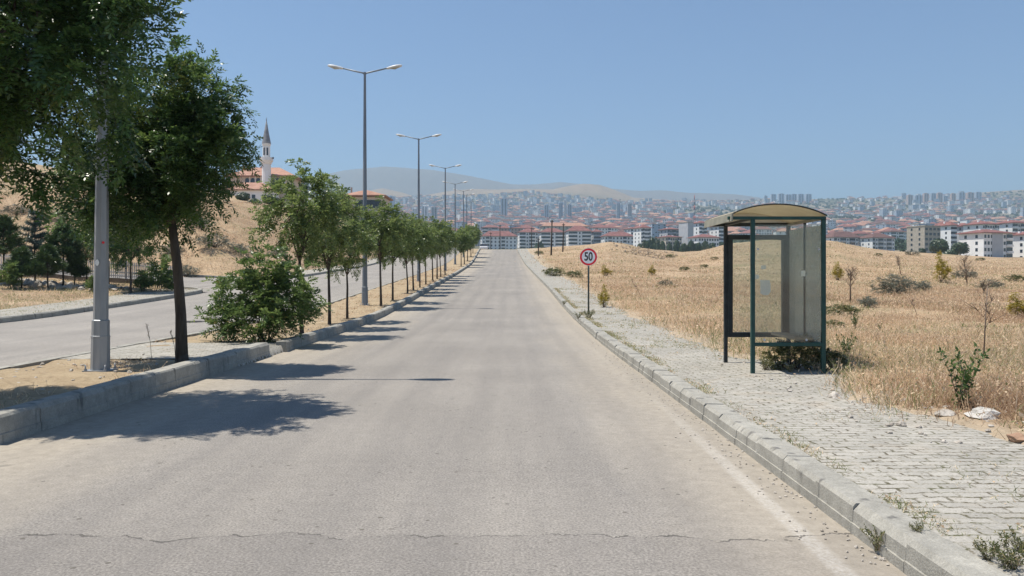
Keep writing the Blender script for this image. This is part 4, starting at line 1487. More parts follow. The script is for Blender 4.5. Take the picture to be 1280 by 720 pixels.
# ------------------------------------------------------------------ dry grass of the field, median and slope
def blades(base, n_per, h, w, g, spread=.09, heads=.25, lean=.35, tint0=.5, tints=.2):
    n = len(base)
    B = np.repeat(base, n_per, 0)
    h = np.repeat(h, n_per) * g.uniform(.45, 1.15, n * n_per)
    w = np.repeat(w, n_per)
    sp = np.repeat(np.broadcast_to(spread, n), n_per)
    m = len(B)
    B = B + np.concatenate([g.normal(0, 1, (m, 2)) * sp[:, None], np.zeros((m, 1))], 1)
    D = unit(np.concatenate([g.normal(0, lean, (m, 2)), np.ones((m, 1))], 1))
    a = g.random(m) * 6.283
    Sd = np.stack([np.cos(a), np.sin(a), 0 * a], 1) * (w * .5)[:, None]
    B[:, 2] -= .02
    mid = B + D * (h * .55)[:, None]
    D2 = unit(D + np.concatenate([g.normal(0, .35, (m, 2)), -.15 * np.ones((m, 1))], 1))
    tip = mid + D2 * (h * .45)[:, None]
    Q = np.stack([B - Sd, B + Sd, mid + Sd * .8, mid - Sd * .8], 1)
    Q2 = np.stack([mid - Sd * .8, mid + Sd * .8, tip + Sd * .15, tip - Sd * .15], 1)
    t0 = np.repeat(np.clip(tint0 + g.normal(0, tints, n), 0, 1), n_per) + g.normal(0, .12, m)
    out, tt = [Q, Q2], [t0, t0 + .06]
    kx = g.random(m) < heads
    if kx.any():
        c = tip[kx]
        s = (w[kx] * g.uniform(.9, 1.9, kx.sum()))[:, None]
        d1, d2 = unit(g.normal(size=c.shape)) * s, unit(g.normal(size=c.shape) + [0, 0, 1]) * s * 1.6
        out.append(np.stack([c - d1, c - d2, c + d1, c + d2], 1))
        tt.append(np.clip(g.normal(.62, .22, kx.sum()), .05, .99))
    return np.concatenate(out), np.clip(np.concatenate(tt), 0, 1)


def field_points(n, dmin, dmax, g, power=1.0):
    d = dmin * (dmax / dmin) ** g.random(n)
    lo, hi = 655.0, 1480.0
    u = g.uniform(lo, hi, n)
    x = (u - 640) / 1000 * d
    return x, d


g = np.random.default_rng(100)
x, y = field_points(135000, 4.6, 135, g)
xe = x_right(np.minimum(y, 170)) + 1.95 + .65 * smooth(9.4, 10.6, y) * (1 - smooth(12.6, 13.4, y)) + .35 * smooth(9, 5, y)
dist = x - xe
keep = (dist > -.25) & (g.random(len(x)) < smooth(-.55, .75, dist - 1.1 * (fbm(x, y, .9) - .4) - .5 * smooth(8.5, 6.5, y)) * .9 + .04) & (g.random(len(x)) < np.clip(3.4 * fbm(x, y, 3.2) - 1.05, .06, 1))
x, y, dist = x[keep], y[keep], dist[keep]
# keep clear of the shelter floor
k = ~((x < 4.42) & (y > 11.0) & (y < 12.9))
x, y, dist = x[k], y[k], dist[k]
z = gz(x, y)
hh = (.13 + .26 * fbm(x, y, 2.2)) * (1 + .0 * y) * (.4 + .6 * smooth(-.2, .9, dist)) * (1 - .35 * smooth(25, 70, y))
ww = .0036 * (1 + y / 13.0)
Q, T = blades(np.stack([x, y, z], 1), 6, hh, ww, g, .05 + .012 * y, .30, .8, np.clip(.5 + 1.3 * (fbm(x, y, 4.0 + .0 * y) - .5) + .8 * (fbm(x + 60, y, 14.0) - .5), .1, .8), .2)
pat = 0
grass = link_mesh('dry_grass', soup_mesh('dry_grass', Q, M['straw'], T))
tag(grass, 'tall dry straw coloured grass covering the field beside the pavement', None, None, 'stuff')
print('grass quads', len(Q))
# greener tufts along the field edge near the pavement
x, y = field_points(9000, 8, 75, g)
dist = x - (x_right(y) + 1.9)
k = (dist > -.15) & (g.random(len(x)) < np.exp(-dist / 2.2) * .8) & (fbm(x, y, 2.5) > .42)
x, y = x[k], y[k]
Q, T = blades(np.stack([x, y, gz(x, y)], 1), 7, .2 + .2 * fbm(x, y, 1.), .005 * (1 + y / 13), g, .14, .4, .5, .88, .07)
tag(link_mesh('green_grass', soup_mesh('green_grass', Q, M['straw'], T)), 'patchy greenish weeds among the straw by the pavement edge', None, None, 'stuff')

x, y = field_points(15000, 6, 125, g)
dist = x - (x_right(y) + 1.9)
k = (dist > .3) & (fbm(x + 17, y + 5, 5.0) > .52) & ~((x < 4.42) & (y > 11.0) & (y < 12.9))
x, y = x[k], y[k]
Q, T = blades(np.stack([x, y, gz(x, y)], 1), 6, (.10 + .16 * g.random(len(x))), .007 * (1 + y / 14), g, .10 + .006 * y, .3, .9, .95, .06)
tag(link_mesh('field_weeds', soup_mesh('field_weeds', Q, M['straw'], T)), 'dull green weeds mixed in patches through the dry field', None, None, 'stuff')

# sparse straw on the median soil
y = 7.3 + 75 * g.random(2600) ** 1.7
x = x_mleft(y) + .25 + g.random(len(y)) * (x_left(y) - x_mleft(y) - .5)
k = (fbm(x, y, 1.6) > .50) & ~((y > 13.2) & (y < 16.4))
x, y = x[k], y[k]
Q, T = blades(np.stack([x, y, prof(y) + .11], 1), 5, .06 + .14 * g.random(len(x)), .004 * (1 + y / 14), g, .06, .2, .7, .5, .2)
tag(link_mesh('median_grass', soup_mesh('median_grass', Q, M['straw'], T)), 'sparse dry grass on the soil of the median', None, None, 'stuff')
# straw on the hillside across the road
n = 20000
yy = g.uniform(58, 125, n)
uu = g.uniform(-20, 520, n)
xx = (uu - 640) / 1000 * yy
k = (xx < -19.2)
xx, yy = xx[k], yy[k]
Q, T = blades(np.stack([xx, yy, gz(xx, yy)], 1), 5, .2 + .25 * g.random(len(xx)), np.full(len(xx), .03), g, .35, .1, .7, np.clip(.45 + 1.6 * (fbm(xx, yy, 5.0) - .5), .02, .8), .16)
tag(link_mesh('hillside_grass', soup_mesh('hillside_grass', Q, M['straw'], T)), 'dry tan grass on the hillside above the side street', None, None, 'stuff')
n = 3200
xx, yy = g.uniform(-30, -18.9, n), g.uniform(30, 44.5, n)
k = fbm(xx, yy, 2.0) > .42
xx, yy = xx[k], yy[k]
n = len(xx)
Q, T = blades(np.stack([xx, yy, gz(xx, yy)], 1), 6, .08 + .2 * g.random(n), np.full(n, .016), g, .2, .1, .8, .9, .14)
tag(link_mesh('bed_grass', soup_mesh('bed_grass', Q, M['straw'], T)), 'rough green and dry grass among the stones of the planted bed', None, None, 'stuff')
# weeds in the paving joints and behind the kerb
y = 4.2 + 40 * g.random(4200) ** 1.3
off = np.where(g.random(len(y)) < .35, .24 + abs(g.normal(0, .06, len(y))), .25 + 1.7 * g.random(len(y)))
x = x_right(y) + off
k = (fbm(x, y, 1.1) + .2 * (off < .45) + .05 * (y > 12) > .57)
x, y = x[k], y[k]
Q, T = blades(np.stack([x, y, prof(y) + .165], 1), 7, .018 + .05 * g.random(len(x)) ** 2 + .02 * (y > 14), .0045 * (1 + y / 20), g, .05, .08, 1.2, .98, .06)
tag(link_mesh('paving_weeds', soup_mesh('paving_weeds', Q, M['straw'], T)), 'low weeds sprouting from the joints of the block pavement', None, None, 'stuff')
n = 500
yy = g.uniform(24, 44, n)
xx = -18.9 + g.random(n) * 2.4
Q, T = blades(np.stack([xx, yy, prof(yy) + .16], 1), 6, .04 + .06 * g.random(n), np.full(n, .014), g, .1, .0, 1.0, .93, .1)
tag(link_mesh('opposite_weeds', soup_mesh('opposite_weeds', Q, M['straw'], T)), 'low weeds in the joints of the pavement across the road', None, None, 'stuff')

# ------------------------------------------------------------------ single plants of the field
def weed_meshes(seed, h, r, n, ll, lw, mat, stems=5, up=.75, sr=1.0, smat='twig'):
    """upright weed: a few stems with simple leaves all along"""
    g = np.random.default_rng(seed)
    t = MB()
    P, D = [], []
    for s in range(stems):
        a = g.random() * 6.28
        e = Vector((math.cos(a) * r * g.uniform(.2, 1), math.sin(a) * r * g.uniform(.2, 1), h * g.uniform(.6, 1)))
        b = Vector((g.normal(0, .02), g.normal(0, .02), -.02))
        mdl = b.lerp(e, .5) + Vector((0, 0, .1 * h))
        t.tube([b, mdl, e], [.006 * sr, .004 * sr, .0016 * sr], 4)
        for q in range(n // stems):
            f = g.random() ** .7
            p = (b.lerp(mdl, f * 2) if f < .5 else mdl.lerp(e, f * 2 - 1))
            P.append(p)
            D.append(Vector(g.normal(0, 1, 3)) + Vector((0, 0, up)))
    P, D = np.array(P), unit(np.array(D))
    m = len(P)
    Sd = unit(np.cross(D, g.normal(size=(m, 3)))) * lw * .5
    L = ll * g.uniform(.6, 1.3, (m, 1))
    Q = np.stack([P, P + D * L * .5 - Sd, P + D * L, P + D * L * .5 + Sd], 1)
    return t.mesh('stems', M[smat]), soup_mesh('foliage', Q, mat, np.clip(g.normal(.5, .22, m), 0, 1))


wd = weed_meshes(1, .55, .22, 330, .05, .022, M['leaf_dark'], 9, .75, .7)
for (u, v, sc, lb) in ((1203, 512, 1.15, 'tall dark green weed rising from dry grass near the white rock'), (1069, 412, .75, 'thin dark weed stalks behind the shelter near the dead sapling'), (1058, 452, .8, 'dark leafy weed just outside the shelter post'),
                       (1100, 415, .4, 'tiny dark weed in the straw right of the dead sapling')):
    place_bush('dark_weed', wd, at(u, v), u, lb, 'weed', 'dark weeds in the dry field', sc)
sh = bush_meshes(120, [(0, 0, .22, .36, .28, .22), (.2, 0, .35, .25, .2, .18), (-.2, .05, .16, .22, .2, .14)], 85, 7, 4, .05, .024, .11, M['leaf_weed'], 14, .18)
place_bush('shelter_weed', sh, (4.12, 11.75, .14), 0, 'dark bushy weed growing inside the shelter under the glass', 'weed', None, .82, .8)
place_bush('shelter_weed', sh, (4.62, 11.6, .16), 2, 'bushy weed leaning on the outside of the shelter back post', 'weed', None, .5)
sw = weed_meshes(4, .22, .22, 520, .034, .012, M['leaf_weed'], 26, 1.0, .4, 'wood')
for (x, y, sc, lb) in ((3.68, 11.62, .8, 'pale stemmed weed under the shelter glass beside the front post'), (3.95, 11.35, .55, 'low green weed at the foot of the front rail of the shelter')):
    place_bush('slender_weed', sw, (x, y, .15), x * 9, lb, 'weed', 'weeds in the shelter', sc)
for (u, v, sc, lb) in ((1102, 686, 0.49, 'small weed sprouting from a gap between kerbstones'), (1148, 668, 0.29, 'low dry weed behind the gap in the kerb'), (1262, 712, 0.65, 'clump of green and dry weeds at the near end of the pavement'),
                       (1235, 700, 0.41, 'low weed beside the last kerbstone of the pavement'), (1275, 690, 0.48, 'dry twiggy weed at the near photo corner of the pavement')):
    p = at(u, v)
    if u == 1102: p = (float(x_right(p[1])) - .02, p[1], .03)
    place_bush('kerb_weed', sw, p, u, lb, 'weed', 'weeds along the near kerb', sc)
for (u, v, sc, lb) in ((736, 398, 1.0, 'tuft of green weeds round the foot of the speed limit sign'), (723, 402, .7, 'low weeds by the kerb just before the speed limit sign'), (705, 385, .55, 'weeds on the pavement edge just beyond the speed limit sign')):
    x, y, z = at(u, v)
    place_bush('sign_weed', sw, (x, y, z), u, lb, 'weed', 'weeds by the speed limit sign', sc * 1.3)
gs = bush_meshes(121, [(0, 0, .35, .7, .5, .34), (.4, 0, .3, .45, .4, .28), (-.45, .1, .25, .45, .4, .22)], 120, 7, 4, .06, .02, .14, M['leaf_grey'], 22, .22)
for (u, v, sc, lb) in ((1119, 367, 1.35, 'wide grey green shrub in the field behind the shelter, largest of the grey ones'), (1154, 363, .7, 'low grey shrub beside the largest grey green shrub'), (1140, 319, 1.2, 'grey shrub far out near the brow of the field'),
                       (833, 358, .55, 'small grey shrub alone in the straw left of the shelter'), (1238, 362, .8, 'pale grey shrub low in the straw near the bare brown shrub'), (1085, 384, .6, 'dull grey brush at the foot of the dead sapling'),
                       (1206, 348, .9, 'grey scrub round the foot of the bare brown shrub')):
    place_bush('grey_shrub', gs, at(u, v), u, lb, 'shrub', 'grey shrubs in the dry field', sc, sc * .85)
ys_ = bush_meshes(122, [(0, 0, .55, .3, .3, .5), (.1, 0, 1.1, .2, .2, .35), (-.25, 0, .35, .3, .3, .3)], 70, 7, 4, .07, .03, .14, M['leaf_yellow'], 12, .25)
for (u, v, sc, sz, lb) in ((1177, 353, 1.0, 1.15, 'upright bright yellow shrub in the field between the grey and brown shrubs'), (1047, 350, .85, .75, 'round yellow shrub right beside the shelter back post'), (1272, 398, .75, .5, 'yellow flowering weed at the far photo edge of the field'),
                           (1175, 319, .8, .6, 'small yellow shrub on the brow below the dark trees'), (815, 344, .8, .5, 'low yellowish weed clump far behind the speed limit sign'), (757, 345, .9, .5, 'yellowish weed clump just beside the speed limit disc'),
                           (755, 384, .5, .55, 'yellow green weed at the pavement edge next to the sign post')):
    place_bush('yellow_shrub', ys_, at(u, v), u, lb, 'shrub', 'yellow shrubs in the dry field', sc, sz)
gn = bush_meshes(123, [(0, 0, .3, .5, .45, .3), (.3, 0, .25, .35, .3, .22)], 70, 6, 4, .08, .035, .15, M['leaf_weed'], 10, .25)
for (u, v, sc, lb) in ((268, 309, 1.6, 'grey scrub bush high on the bare hillside across the road'), (232, 345, 1.2, 'low scrub bush at the foot of the hillside by the side street kerb'), (300, 318, 1.3, 'grey scrub bush low on the hillside behind the leafy bush'),
                       (345, 322, 1.2, 'grey scrub bush on the hillside behind the tallest young tree'), (250, 285, 1.5, 'scrub bush near the top edge of the hillside'), (215, 318, 1.2, 'small scrub bush on the hillside right beside the leaning trunk'),
                       (60, 275, 1.5, 'scrub bush on the hillside above the blue green cedar'), (20, 268, 1.3, 'scrub bush on the hillside at the photo edge above the pines')):
    place_bush('hillside_shrub', gs, at(u, v, 20), u, lb, 'shrub', 'scrub bushes on the hillside', sc, sc * .8)
k_ = 0
gl = ['low green bush beside the pavement left of the sign', 'flat green bush in the straw beyond the sign', 'small green bush near the spoil heap', 'green bush on the slope left of the shelter visor', 'tiny green bush below the spoil heap', 'green tuft in the open straw left of the shelter',
      'green tuft far right near the photo edge of the field', 'green bush just behind the shelter, below the yellow one', 'pale green clump beside the shelter foot', 'green clump far out beneath the brown roofed flats', 'small green bush at the far side of the field below the white flats', 'dark green bush at the base of the middle utility poles']
for (u, v, sc) in ((693, 345, 1.3), (718, 347, 1.0), (838, 322, 1.0), (893, 325, .8), (855, 338, .7), (880, 334, .6), (1268, 352, .9), (1049, 396, .8), (1040, 412, .5), (1098, 320, .9), (1225, 326, 1.0), (674, 318, 1.1)):
    place_bush('green_bush', gn, at(u, v), u, gl[k_], 'bush', 'green bushes in the dry field', sc, sc * .7)
    k_ += 1


def dead_tree(name, loc, h, seed, label, lean=0, spread=.5, low=.45, n=26):
    tk = .25 if name == 'dry_stalk' else .8
    g = np.random.default_rng(seed)
    root = empty(name, loc, label, 'dead tree', None)
    t = MB()
    top = Vector((lean, 0, h * .85))
    t.tube([(0, 0, -.05), (lean * .4, 0, h * .4), top], [.045 * tk, .035 * tk, .008], 7)
    t.build('trunk', M['twig'], root)
    b = MB()
    for i in range(n):
        f = g.uniform(low, .95)
        p = Vector((0, 0, 0)).lerp(top, f)
        a = g.random() * 6.28
        ln = h * spread * g.uniform(.4, 1) * (1.2 - f * .6)
        e = p + Vector((math.cos(a) * ln * .6, math.sin(a) * ln * .6, ln * .75))
        m = p.lerp(e, .5) + Vector(g.normal(0, .03, 3))
        b.tube([p, m, e], [.012 * tk + .002, .008 * tk + .001, .003], 4)
        for _ in range(3):
            q = m.lerp(e, g.random())
            b.tube([q, q + Vector((g.normal(0, .12), g.normal(0, .12), g.uniform(.08, .25))) * h * .6], [.006, .002], 4)
    b.build('branches', M['twig'], root)


dead_tree('dead_sapling', at(1063, 379), 1.55, 5, 'dead brown sapling with bare spreading twigs behind the shelter', 0, .42)
dead_tree('dead_sapling', at(1126, 343), 1.6, 6, 'leaning dead sapling beyond the wide grey shrub', -.3, .3)
dead_tree('bare_shrub', at(1209, 355), 1.75, 7, 'bare brown twiggy shrub right of the bright yellow one', -.2, .6, .1, 40)
dead_tree('dry_stalk', at(1148, 397), .75, 8, 'broken dry stalk sticking out of the straw below the grey shrub', -.3, .3, .4, 5)
dead_tree('dry_stalk', at(1229, 460), 1.35, 9, 'tall thin pale dry stalk rising from straw near the white rock', .06, .22, .4, 8)
dead_tree('dry_stalk', at(802, 372), .9, 10, 'leaning dry stalk in the straw between sign and shelter', -.45, .25, .5, 5)
# two tall seed stalks on the median beside the leaning trunk
for (x, y, h, lb) in ((-5.9, 13.1, .62, 'tall dry seed stalk on the median between post and leaning trunk'), (-5.55, 13.2, .5, 'shorter dry seed stalk close to the leaning trunk')):
    k = MB()
    k.tube([(0, 0, 0), (-.02, 0, h * .5), (-.09, 0, h)], [.004, .004, .003], 5)
    for i in range(16):
        f = .6 + .4 * i / 16
        k.tube([(-.09 * f ** 2, 0, h * f), (-.09 * f ** 2 + random.uniform(-.03, .03), random.uniform(-.02, .02), h * f + .03)], [.005, .002], 4)
    tag(k.build('seed_stalk', M['wood'], None, (x, y, .11)), lb, 'dry stalk')


# ------------------------------------------------------------------ wooden utility poles at the edge of the field
for (u, vb, vt, r, lb) in ((689, 319, 275, .13, 'thickest dark wooden utility pole in the field by the road brow'), (703.5, 315, 279, .11, 'dark utility pole just beside the thickest one'), (673, 320, 297, .09, 'short crooked utility pole rising from a green bush'),
                           (664.5, 309, 284, .09, 'thin utility pole in front of the balcony blocks'), (625, 308, 281, .09, 'utility pole at the end of the road beside the roadside bushes'), (613.5, 308, 290, .08, 'short utility pole close to the last median tree')):
    p = at(u, vb, 60)
    if p[1] > 170: p = ((u - 640) / 1000 * 150, 150.0, float(gz((u - 640) / 1000 * 150, 150.0)))
    h = EYE + (HZ - vt) / 1000 * p[1] - p[2]
    root = empty('utility_pole', p, lb, 'utility pole', 'wooden utility poles')
    k = MB()
    ln = .12 if u in (689, 703.5) else 0.0
    k.tube([(0, 0, -.2), (ln * .5, 0, h * .5), (ln, 0, h)], [r, r * .85, r * .7], 8)
    k.build('shaft', M['pole_wood'], root)
    k = MB()
    k.box((ln, -.05, h - .25), (.5, .08, .09))
    k.build('cross_piece', M['pole_wood'], root)


# ------------------------------------------------------------------ mosque and villa on the hill
def arch_quad(mb, x, y, z, w, h, m=0, dep=.12):
    """upright round headed window slab facing the road"""
    n = 8
    pts = [(x - w / 2, z), (x + w / 2, z)] + [(x + w / 2 * math.cos(t), z + h - w / 2 + w / 2 * math.sin(t)) for t in np.linspace(0, math.pi, n)]
    k = len(pts)
    vs = [(a, y - dep, b) for a, b in pts] + [(a, y + .02, b) for a, b in pts]
    mb.add(vs, [tuple(range(k)), tuple(range(2 * k - 1, k - 1, -1))] + [((i + 1) % k, i, k + i, k + (i + 1) % k) for i in range(k)], m)


def mosque():
    d = 215.0
    cx = (326 - 640) / 1000 * d
    zb = float(gz(cx, d)) - .5
    Z = lambda v: EYE + (HZ - v) / 1000 * d - zb
    W = lambda u: (u - 326) / 1000 * d
    root = empty('mosque', (cx, d, zb), 'cream mosque with terracotta roofs and one slim white minaret on the hill', 'mosque')
    w = MB()
    w.box((W(322), 6, Z(220) / 2), (W(366) - W(286), 12, Z(220)))
    w.build('wall', M['plaster_cream'], root)
    w = MB()
    w.box((W(314), -3.0, Z(240) / 2), (W(348) - W(278), 6, Z(240)))
    w.build('lower_wall', M['plaster_white'], root)
    r = MB()
    r.hip((W(325), 6, Z(221)), W(366) - W(286), 12, Z(207) - Z(221), .9, 0, .3, 3.5)
    ro = r.build('roof', M['roof_terra'], root)
    for u in (296, 304, 318):
        f = MB()
        f.lathe([(.55, 0), (.5, .9), (.62, 1.0), (0, 1.9)], 8, 0, (W(u), 6 - (u == 304) * 2, Z(209) - .6))
        f.build('chimney', M['roof_terra'], ro)
    r = MB()
    r.hip((W(314), -3.0, Z(241)), W(348) - W(278), 6, Z(231) - Z(241), .7, 0, .25, 4)
    r.build('lower_roof', M['roof_terra'], root)
    for i, u in enumerate((309, 316, 323, 341, 347, 353)):
        a = MB()
        arch_quad(a, W(u), 0, Z(234), 1.05, Z(222.5) - Z(234))
        a.build('window', M['window'], root)
        b = MB()
        b.box((W(u) + .72, -.1, (Z(234) + Z(221)) / 2), (.22, .2, Z(221) - Z(234)))
        b.build('pilaster', M['plaster_white'], root)
    for u in (290, 300, 312, 326, 338):
        a = MB()
        a.box((W(u), -6.03, Z(249)), (.9, .08, 1.2))
        a.build('window', M['window'], root)
    # minaret
    mx, my = W(335.2), -1.5
    t = root
    m = MB()
    m.lathe([(1.55, 0), (1.5, Z(236)), (1.22, Z(230)), (1.16, Z(206)), (1.3, Z(205))], 12, 0, (mx, my, 0), False)
    mo = m.build('minaret', M['plaster_white'], root)
    b = MB()
    b.lathe([(1.2, Z(206.5)), (1.5, Z(204)), (1.5, Z(203.3)), (1.75, Z(202.5)), (1.75, Z(198)), (1.62, Z(198)), (1.62, Z(201)), (1.0, Z(201))], 16, 0, (mx, my, 0), False)
    b.build('balcony', M['plaster_white'], mo)
    b = MB()
    b.lathe([(1.0, Z(203)), (.98, Z(183.5)), (1.14, Z(182.8)), (1.16, Z(180.8)), (0, Z(180.8))], 12, 0, (mx, my, 0), False)
    b.build('turret', M['plaster_white'], mo)
    b = MB()
    b.lathe([(1.22, Z(180.9)), (1.18, Z(180.2)), (.62, Z(167)), (.12, Z(153)), (0, Z(152.5))], 14, 0, (mx, my, 0))
    b.build('spire', M['lead'], mo)
    b = MB()
    b.lathe([(.05, Z(153)), (.16, Z(151.5)), (.05, Z(150.5)), (.11, Z(149.8)), (.03, Z(149)), (.0, Z(146.5))], 8, 0, (mx, my, 0))
    b.build('finial', M['lead'], mo)
    for a in (-110, -60):
        b = MB()
        b.box((mx + 1.03 * math.cos(R(a)), my + 1.03 * math.sin(R(a)), Z(191)), (.4, .12, 2.0), rz=R(a + 90))
        b.build('door', M['window'], mo)
    for a in (-130, -20):
        b = MB()
        b.lathe([(.1, 0), (.3, .45)], 8, 0, (0, 0, 0))
        o = b.build('loudspeaker', M['lead'], mo, (mx + 1.75 * math.cos(R(a)), my + 1.75 * math.sin(R(a)), Z(199)))
        o.rotation_euler = (R(90), 0, R(a + 90))


def villa():
    d = 150.0
    cx = (455 - 640) / 1000 * d
    zb = float(gz(cx, d)) - 1.0
    Z = lambda v: EYE + (HZ - v) / 1000 * d - zb
    W = lambda u: (u - 455) / 1000 * d
    root = empty('villa', (cx, d, zb), 'pale villa with a low terracotta roof and wide dark windows behind the median trees', 'house')
    w = MB()
    w.box(((W(438) + W(479)) / 2, 4, Z(246) / 2), (W(479) - W(438), 8, Z(246)))
    w.build('wall', M['plaster_cream'], root)
    w = MB()
    w.box(((W(424) + W(438)) / 2 - .003, 5, Z(247.5) / 2), (W(438) - W(424), 7, Z(247.5)))
    w.build('side_wall', M['plaster_cream'], root)
    r = MB()
    r.hip(((W(431) + W(480)) / 2, 4, Z(245.5)), W(480) - W(431), 8.6, Z(237.5) - Z(245.5), .45, 0, .22, 2.4)
    ro = r.build('roof', M['roof_terra'], root)
    k = MB()
    k.box((W(434), 4, Z(236.5)), (.3, .3, 1.6))
    k.build('chimney', M['raw_concrete'], ro)
    for (ua, ub) in ((445, 455.5), (458, 476)):
        k = MB()
        k.box(((W(ua) + W(ub)) / 2, -.02, (Z(250) + Z(260)) / 2), (W(ub) - W(ua), .08, Z(250) - Z(260)))
        o = k.build('window', M['window'], root)
        k = MB()
        for u in np.linspace(ua, ub, 3 if ub - ua < 12 else 4):
            k.box((W(u), -.08, (Z(250) + Z(260)) / 2), (.07, .05, Z(250) - Z(260)))
        k.box(((W(ua) + W(ub)) / 2, -.082, Z(255)), (W(ub) - W(ua), .04, .06))
        k.build('frame', M['black_paint'], o)
    for u in (446, 454, 466, 474):
        k = MB()
        k.box((W(u), -.02, Z(273)), (.75, .08, 1.15))
        k.build('window', M['window'], root)
    k = MB()
    k.box(((W(438) + W(479)) / 2, -.06, Z(264.5)), (W(479) - W(438) + .3, .14, .22))
    k.build('string_course', M['plaster_white'], root)
    k = MB()
    k.hip((W(427), -1.6, Z(262)), 5, 3, .7, .2, 0, .15)
    k.build('porch_roof', M['roof_terra'], root)
    k = MB()
    k.box((W(427), -1.6, Z(262) / 2), (4.6, 2.6, Z(262)))
    k.build('porch', M['plaster_cream'], root)


mosque()
villa()


# ------------------------------------------------------------------ blocks of flats beyond the brow
def make_window_mesh():
    k = MB()
    k.box((0, 0, 0), (1.25, .12, 1.5), 0)
    return k.mesh('window', M['window'])


WIN = make_window_mesh()


def flats(name, u0, u1, ve, vr, d, style, label, depth=13, floors=5, cols=None, wall='plaster_white', roof='roof_red', side=True, base_v=None, group='blocks of flats beyond the field', rz=0.0):
    cx = ((u0 + u1) / 2 - 640) / 1000 * d
    w = (u1 - u0) / 1000 * d
    ze = EYE + (HZ - ve) / 1000 * d
    zb = float(gz(cx, d)) - 1.5
    if base_v is not None: zb = EYE + (HZ - base_v) / 1000 * d - 1.2
    th = R(20) if u0 > 780 else R(7)
    if rz == 0.0:
        rz = th
        w = max(5.0, (w - depth * math.sin(th)) / math.cos(th))
        cx += depth * math.sin(th) / 2
    H = ze - zb
    fh = 3.0
    root = empty(name, (cx, d, zb), label, 'block of flats', group, rz)
    k = MB()
    k.box((0, depth / 2, H / 2), (w, depth, H))
    if style == 'slab':
        for i in range(floors):
            k.box((0, -.04, H - fh * (i + .92)), (w * .98, .06, .12))
    wo = k.build('wall', M[wall], root)
    if vr is not None:
        k = MB()
        hr = (ve - vr) / 1000 * d
        k.hip((0, depth / 2, H), w, depth, hr, 1.0, 0, .3)
        ro = k.build('roof', M[roof], root)
        for i in range(2):
            c = MB()
            c.box((w * (-.22 + .4 * i), depth * .45, H + hr * .75), (1.1, .9, 1.8))
            c.build('chimney', M['plaster_white'], ro)
    else:
        k = MB()
        k.box((0, depth / 2, H + .3), (w + .5, depth + .5, .5))
        k.build('roof_slab', M['raw_concrete'], root)
    if cols is None: cols = max(2, int(w / 3.4))
    if style == 'slab': return root
    xs = [(-w / 2 + w * (i + .5) / cols) for i in range(cols)]
    bal = {'balcony': [i for i in range(cols) if i % 3 != 2], 'mixed': [i for i in range(cols) if i % 4 == 1], 'windows': [], 'dark': [i for i in range(cols) if i % 3 != 1], 'raw': [], 'glass': [i for i in range(cols) if i in (cols - 2, cols - 1)]}[style]
    # balconies: one dark panel, the recess shade put into its colour, and one pale parapet per floor and bay run
    runs = []
    for i in bal:
        if runs and runs[-1][1] == i - 1: runs[-1][1] = i
        else: runs.append([i, i])
    for f in range(floors):
        z = H - fh * f - 1.55
        if z < 1.0: break
        for a, b in runs:
            ww = (xs[b] - xs[a]) + w / cols * .92
            xm = (xs[a] + xs[b]) / 2
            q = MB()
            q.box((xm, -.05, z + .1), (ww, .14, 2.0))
            q.build('recess_shade_panel', M['window'], root)
            q = MB()
            n = 8
            vs = []
            bul = .9
            out = [(xm + ww / 2 * t, -.15 - bul * (1 - t * t) ** .5 - .25) for t in np.linspace(-1, 1, n)]
            inn = [(xm + ww / 2 * t * .97, min(-.13, y + .14)) for t, (_, y) in zip(np.linspace(-1, 1, n), out)]
            z0, z1 = z - 1.55, z - .55
            for zz in (z0, z1):
                vs += [(x, y, zz) for x, y in out] + [(x, y, zz) for x, y in inn]
            fs = []
            for i in range(n - 1):
                fs += [(i, i + 1, 2 * n + i + 1, 2 * n + i), (n + i + 1, n + i, 3 * n + i, 3 * n + i + 1), (2 * n + i, 2 * n + i + 1, 3 * n + i + 1, 3 * n + i), (i + 1, i, n + i, n + i + 1)]
            fs += [(0, 2 * n, 3 * n, n), (n - 1, 2 * n - 1, 4 * n - 1, 3 * n - 1)]
            q.add(vs, fs)
            q.build('balcony', M['plaster_grey' if style == 'dark' else 'plaster_white'], root)
        for i in range(cols):
            if i in bal: continue
            o = link_mesh('window', WIN, root, (xs[i], 0, z))
            if style == 'raw': o.scale = (1.5, 1, 1)
        if side:
            sx = -1
            for yy in (depth * .28, depth * .72):
                o = link_mesh('window', WIN, root, (sx * w / 2, yy, z))
                o.rotation_euler = (0, 0, R(90))
    return root


F = flats
N = 'apartment_block'
F(N, 600, 646, 295.5, 288.5, 665, 'mixed', 'long white block of flats with small windows where the road meets the town', floors=5, cols=9)
F(N, 647, 673, 290.5, 285.5, 690, 'balcony', 'white block with stacked long balconies behind the short crooked utility pole', floors=6, cols=6)
F(N, 674, 706, 290.5, 285, 680, 'balcony', 'white block with bulging balconies just behind the thickest utility pole', floors=6, cols=5)
F(N, 708, 739, 289, 282, 670, 'balcony', 'white bulging balcony block just left of the speed limit disc', floors=6, cols=5)
F(N, 739.5, 752, 290, 286.5, 678, 'windows', 'narrow grey white block with rows of small windows above the speed limit disc', floors=6, cols=5, wall='plaster_grey')
F(N, 753, 793, 295.5, 289.5, 660, 'mixed', 'low white block with red roof and windows next to the spoil heap', floors=5, cols=8)
F(N, 601, 622, 284.5, 281, 830, 'balcony', 'grey block with dark balconies rising behind the long white block at the road end', floors=6, cols=5, wall='plaster_grey')
F(N, 624, 668, 285.5, 281, 860, 'windows', 'pinkish long block behind the balcony blocks, red roofed', floors=4, cols=10, wall='plaster_pink')
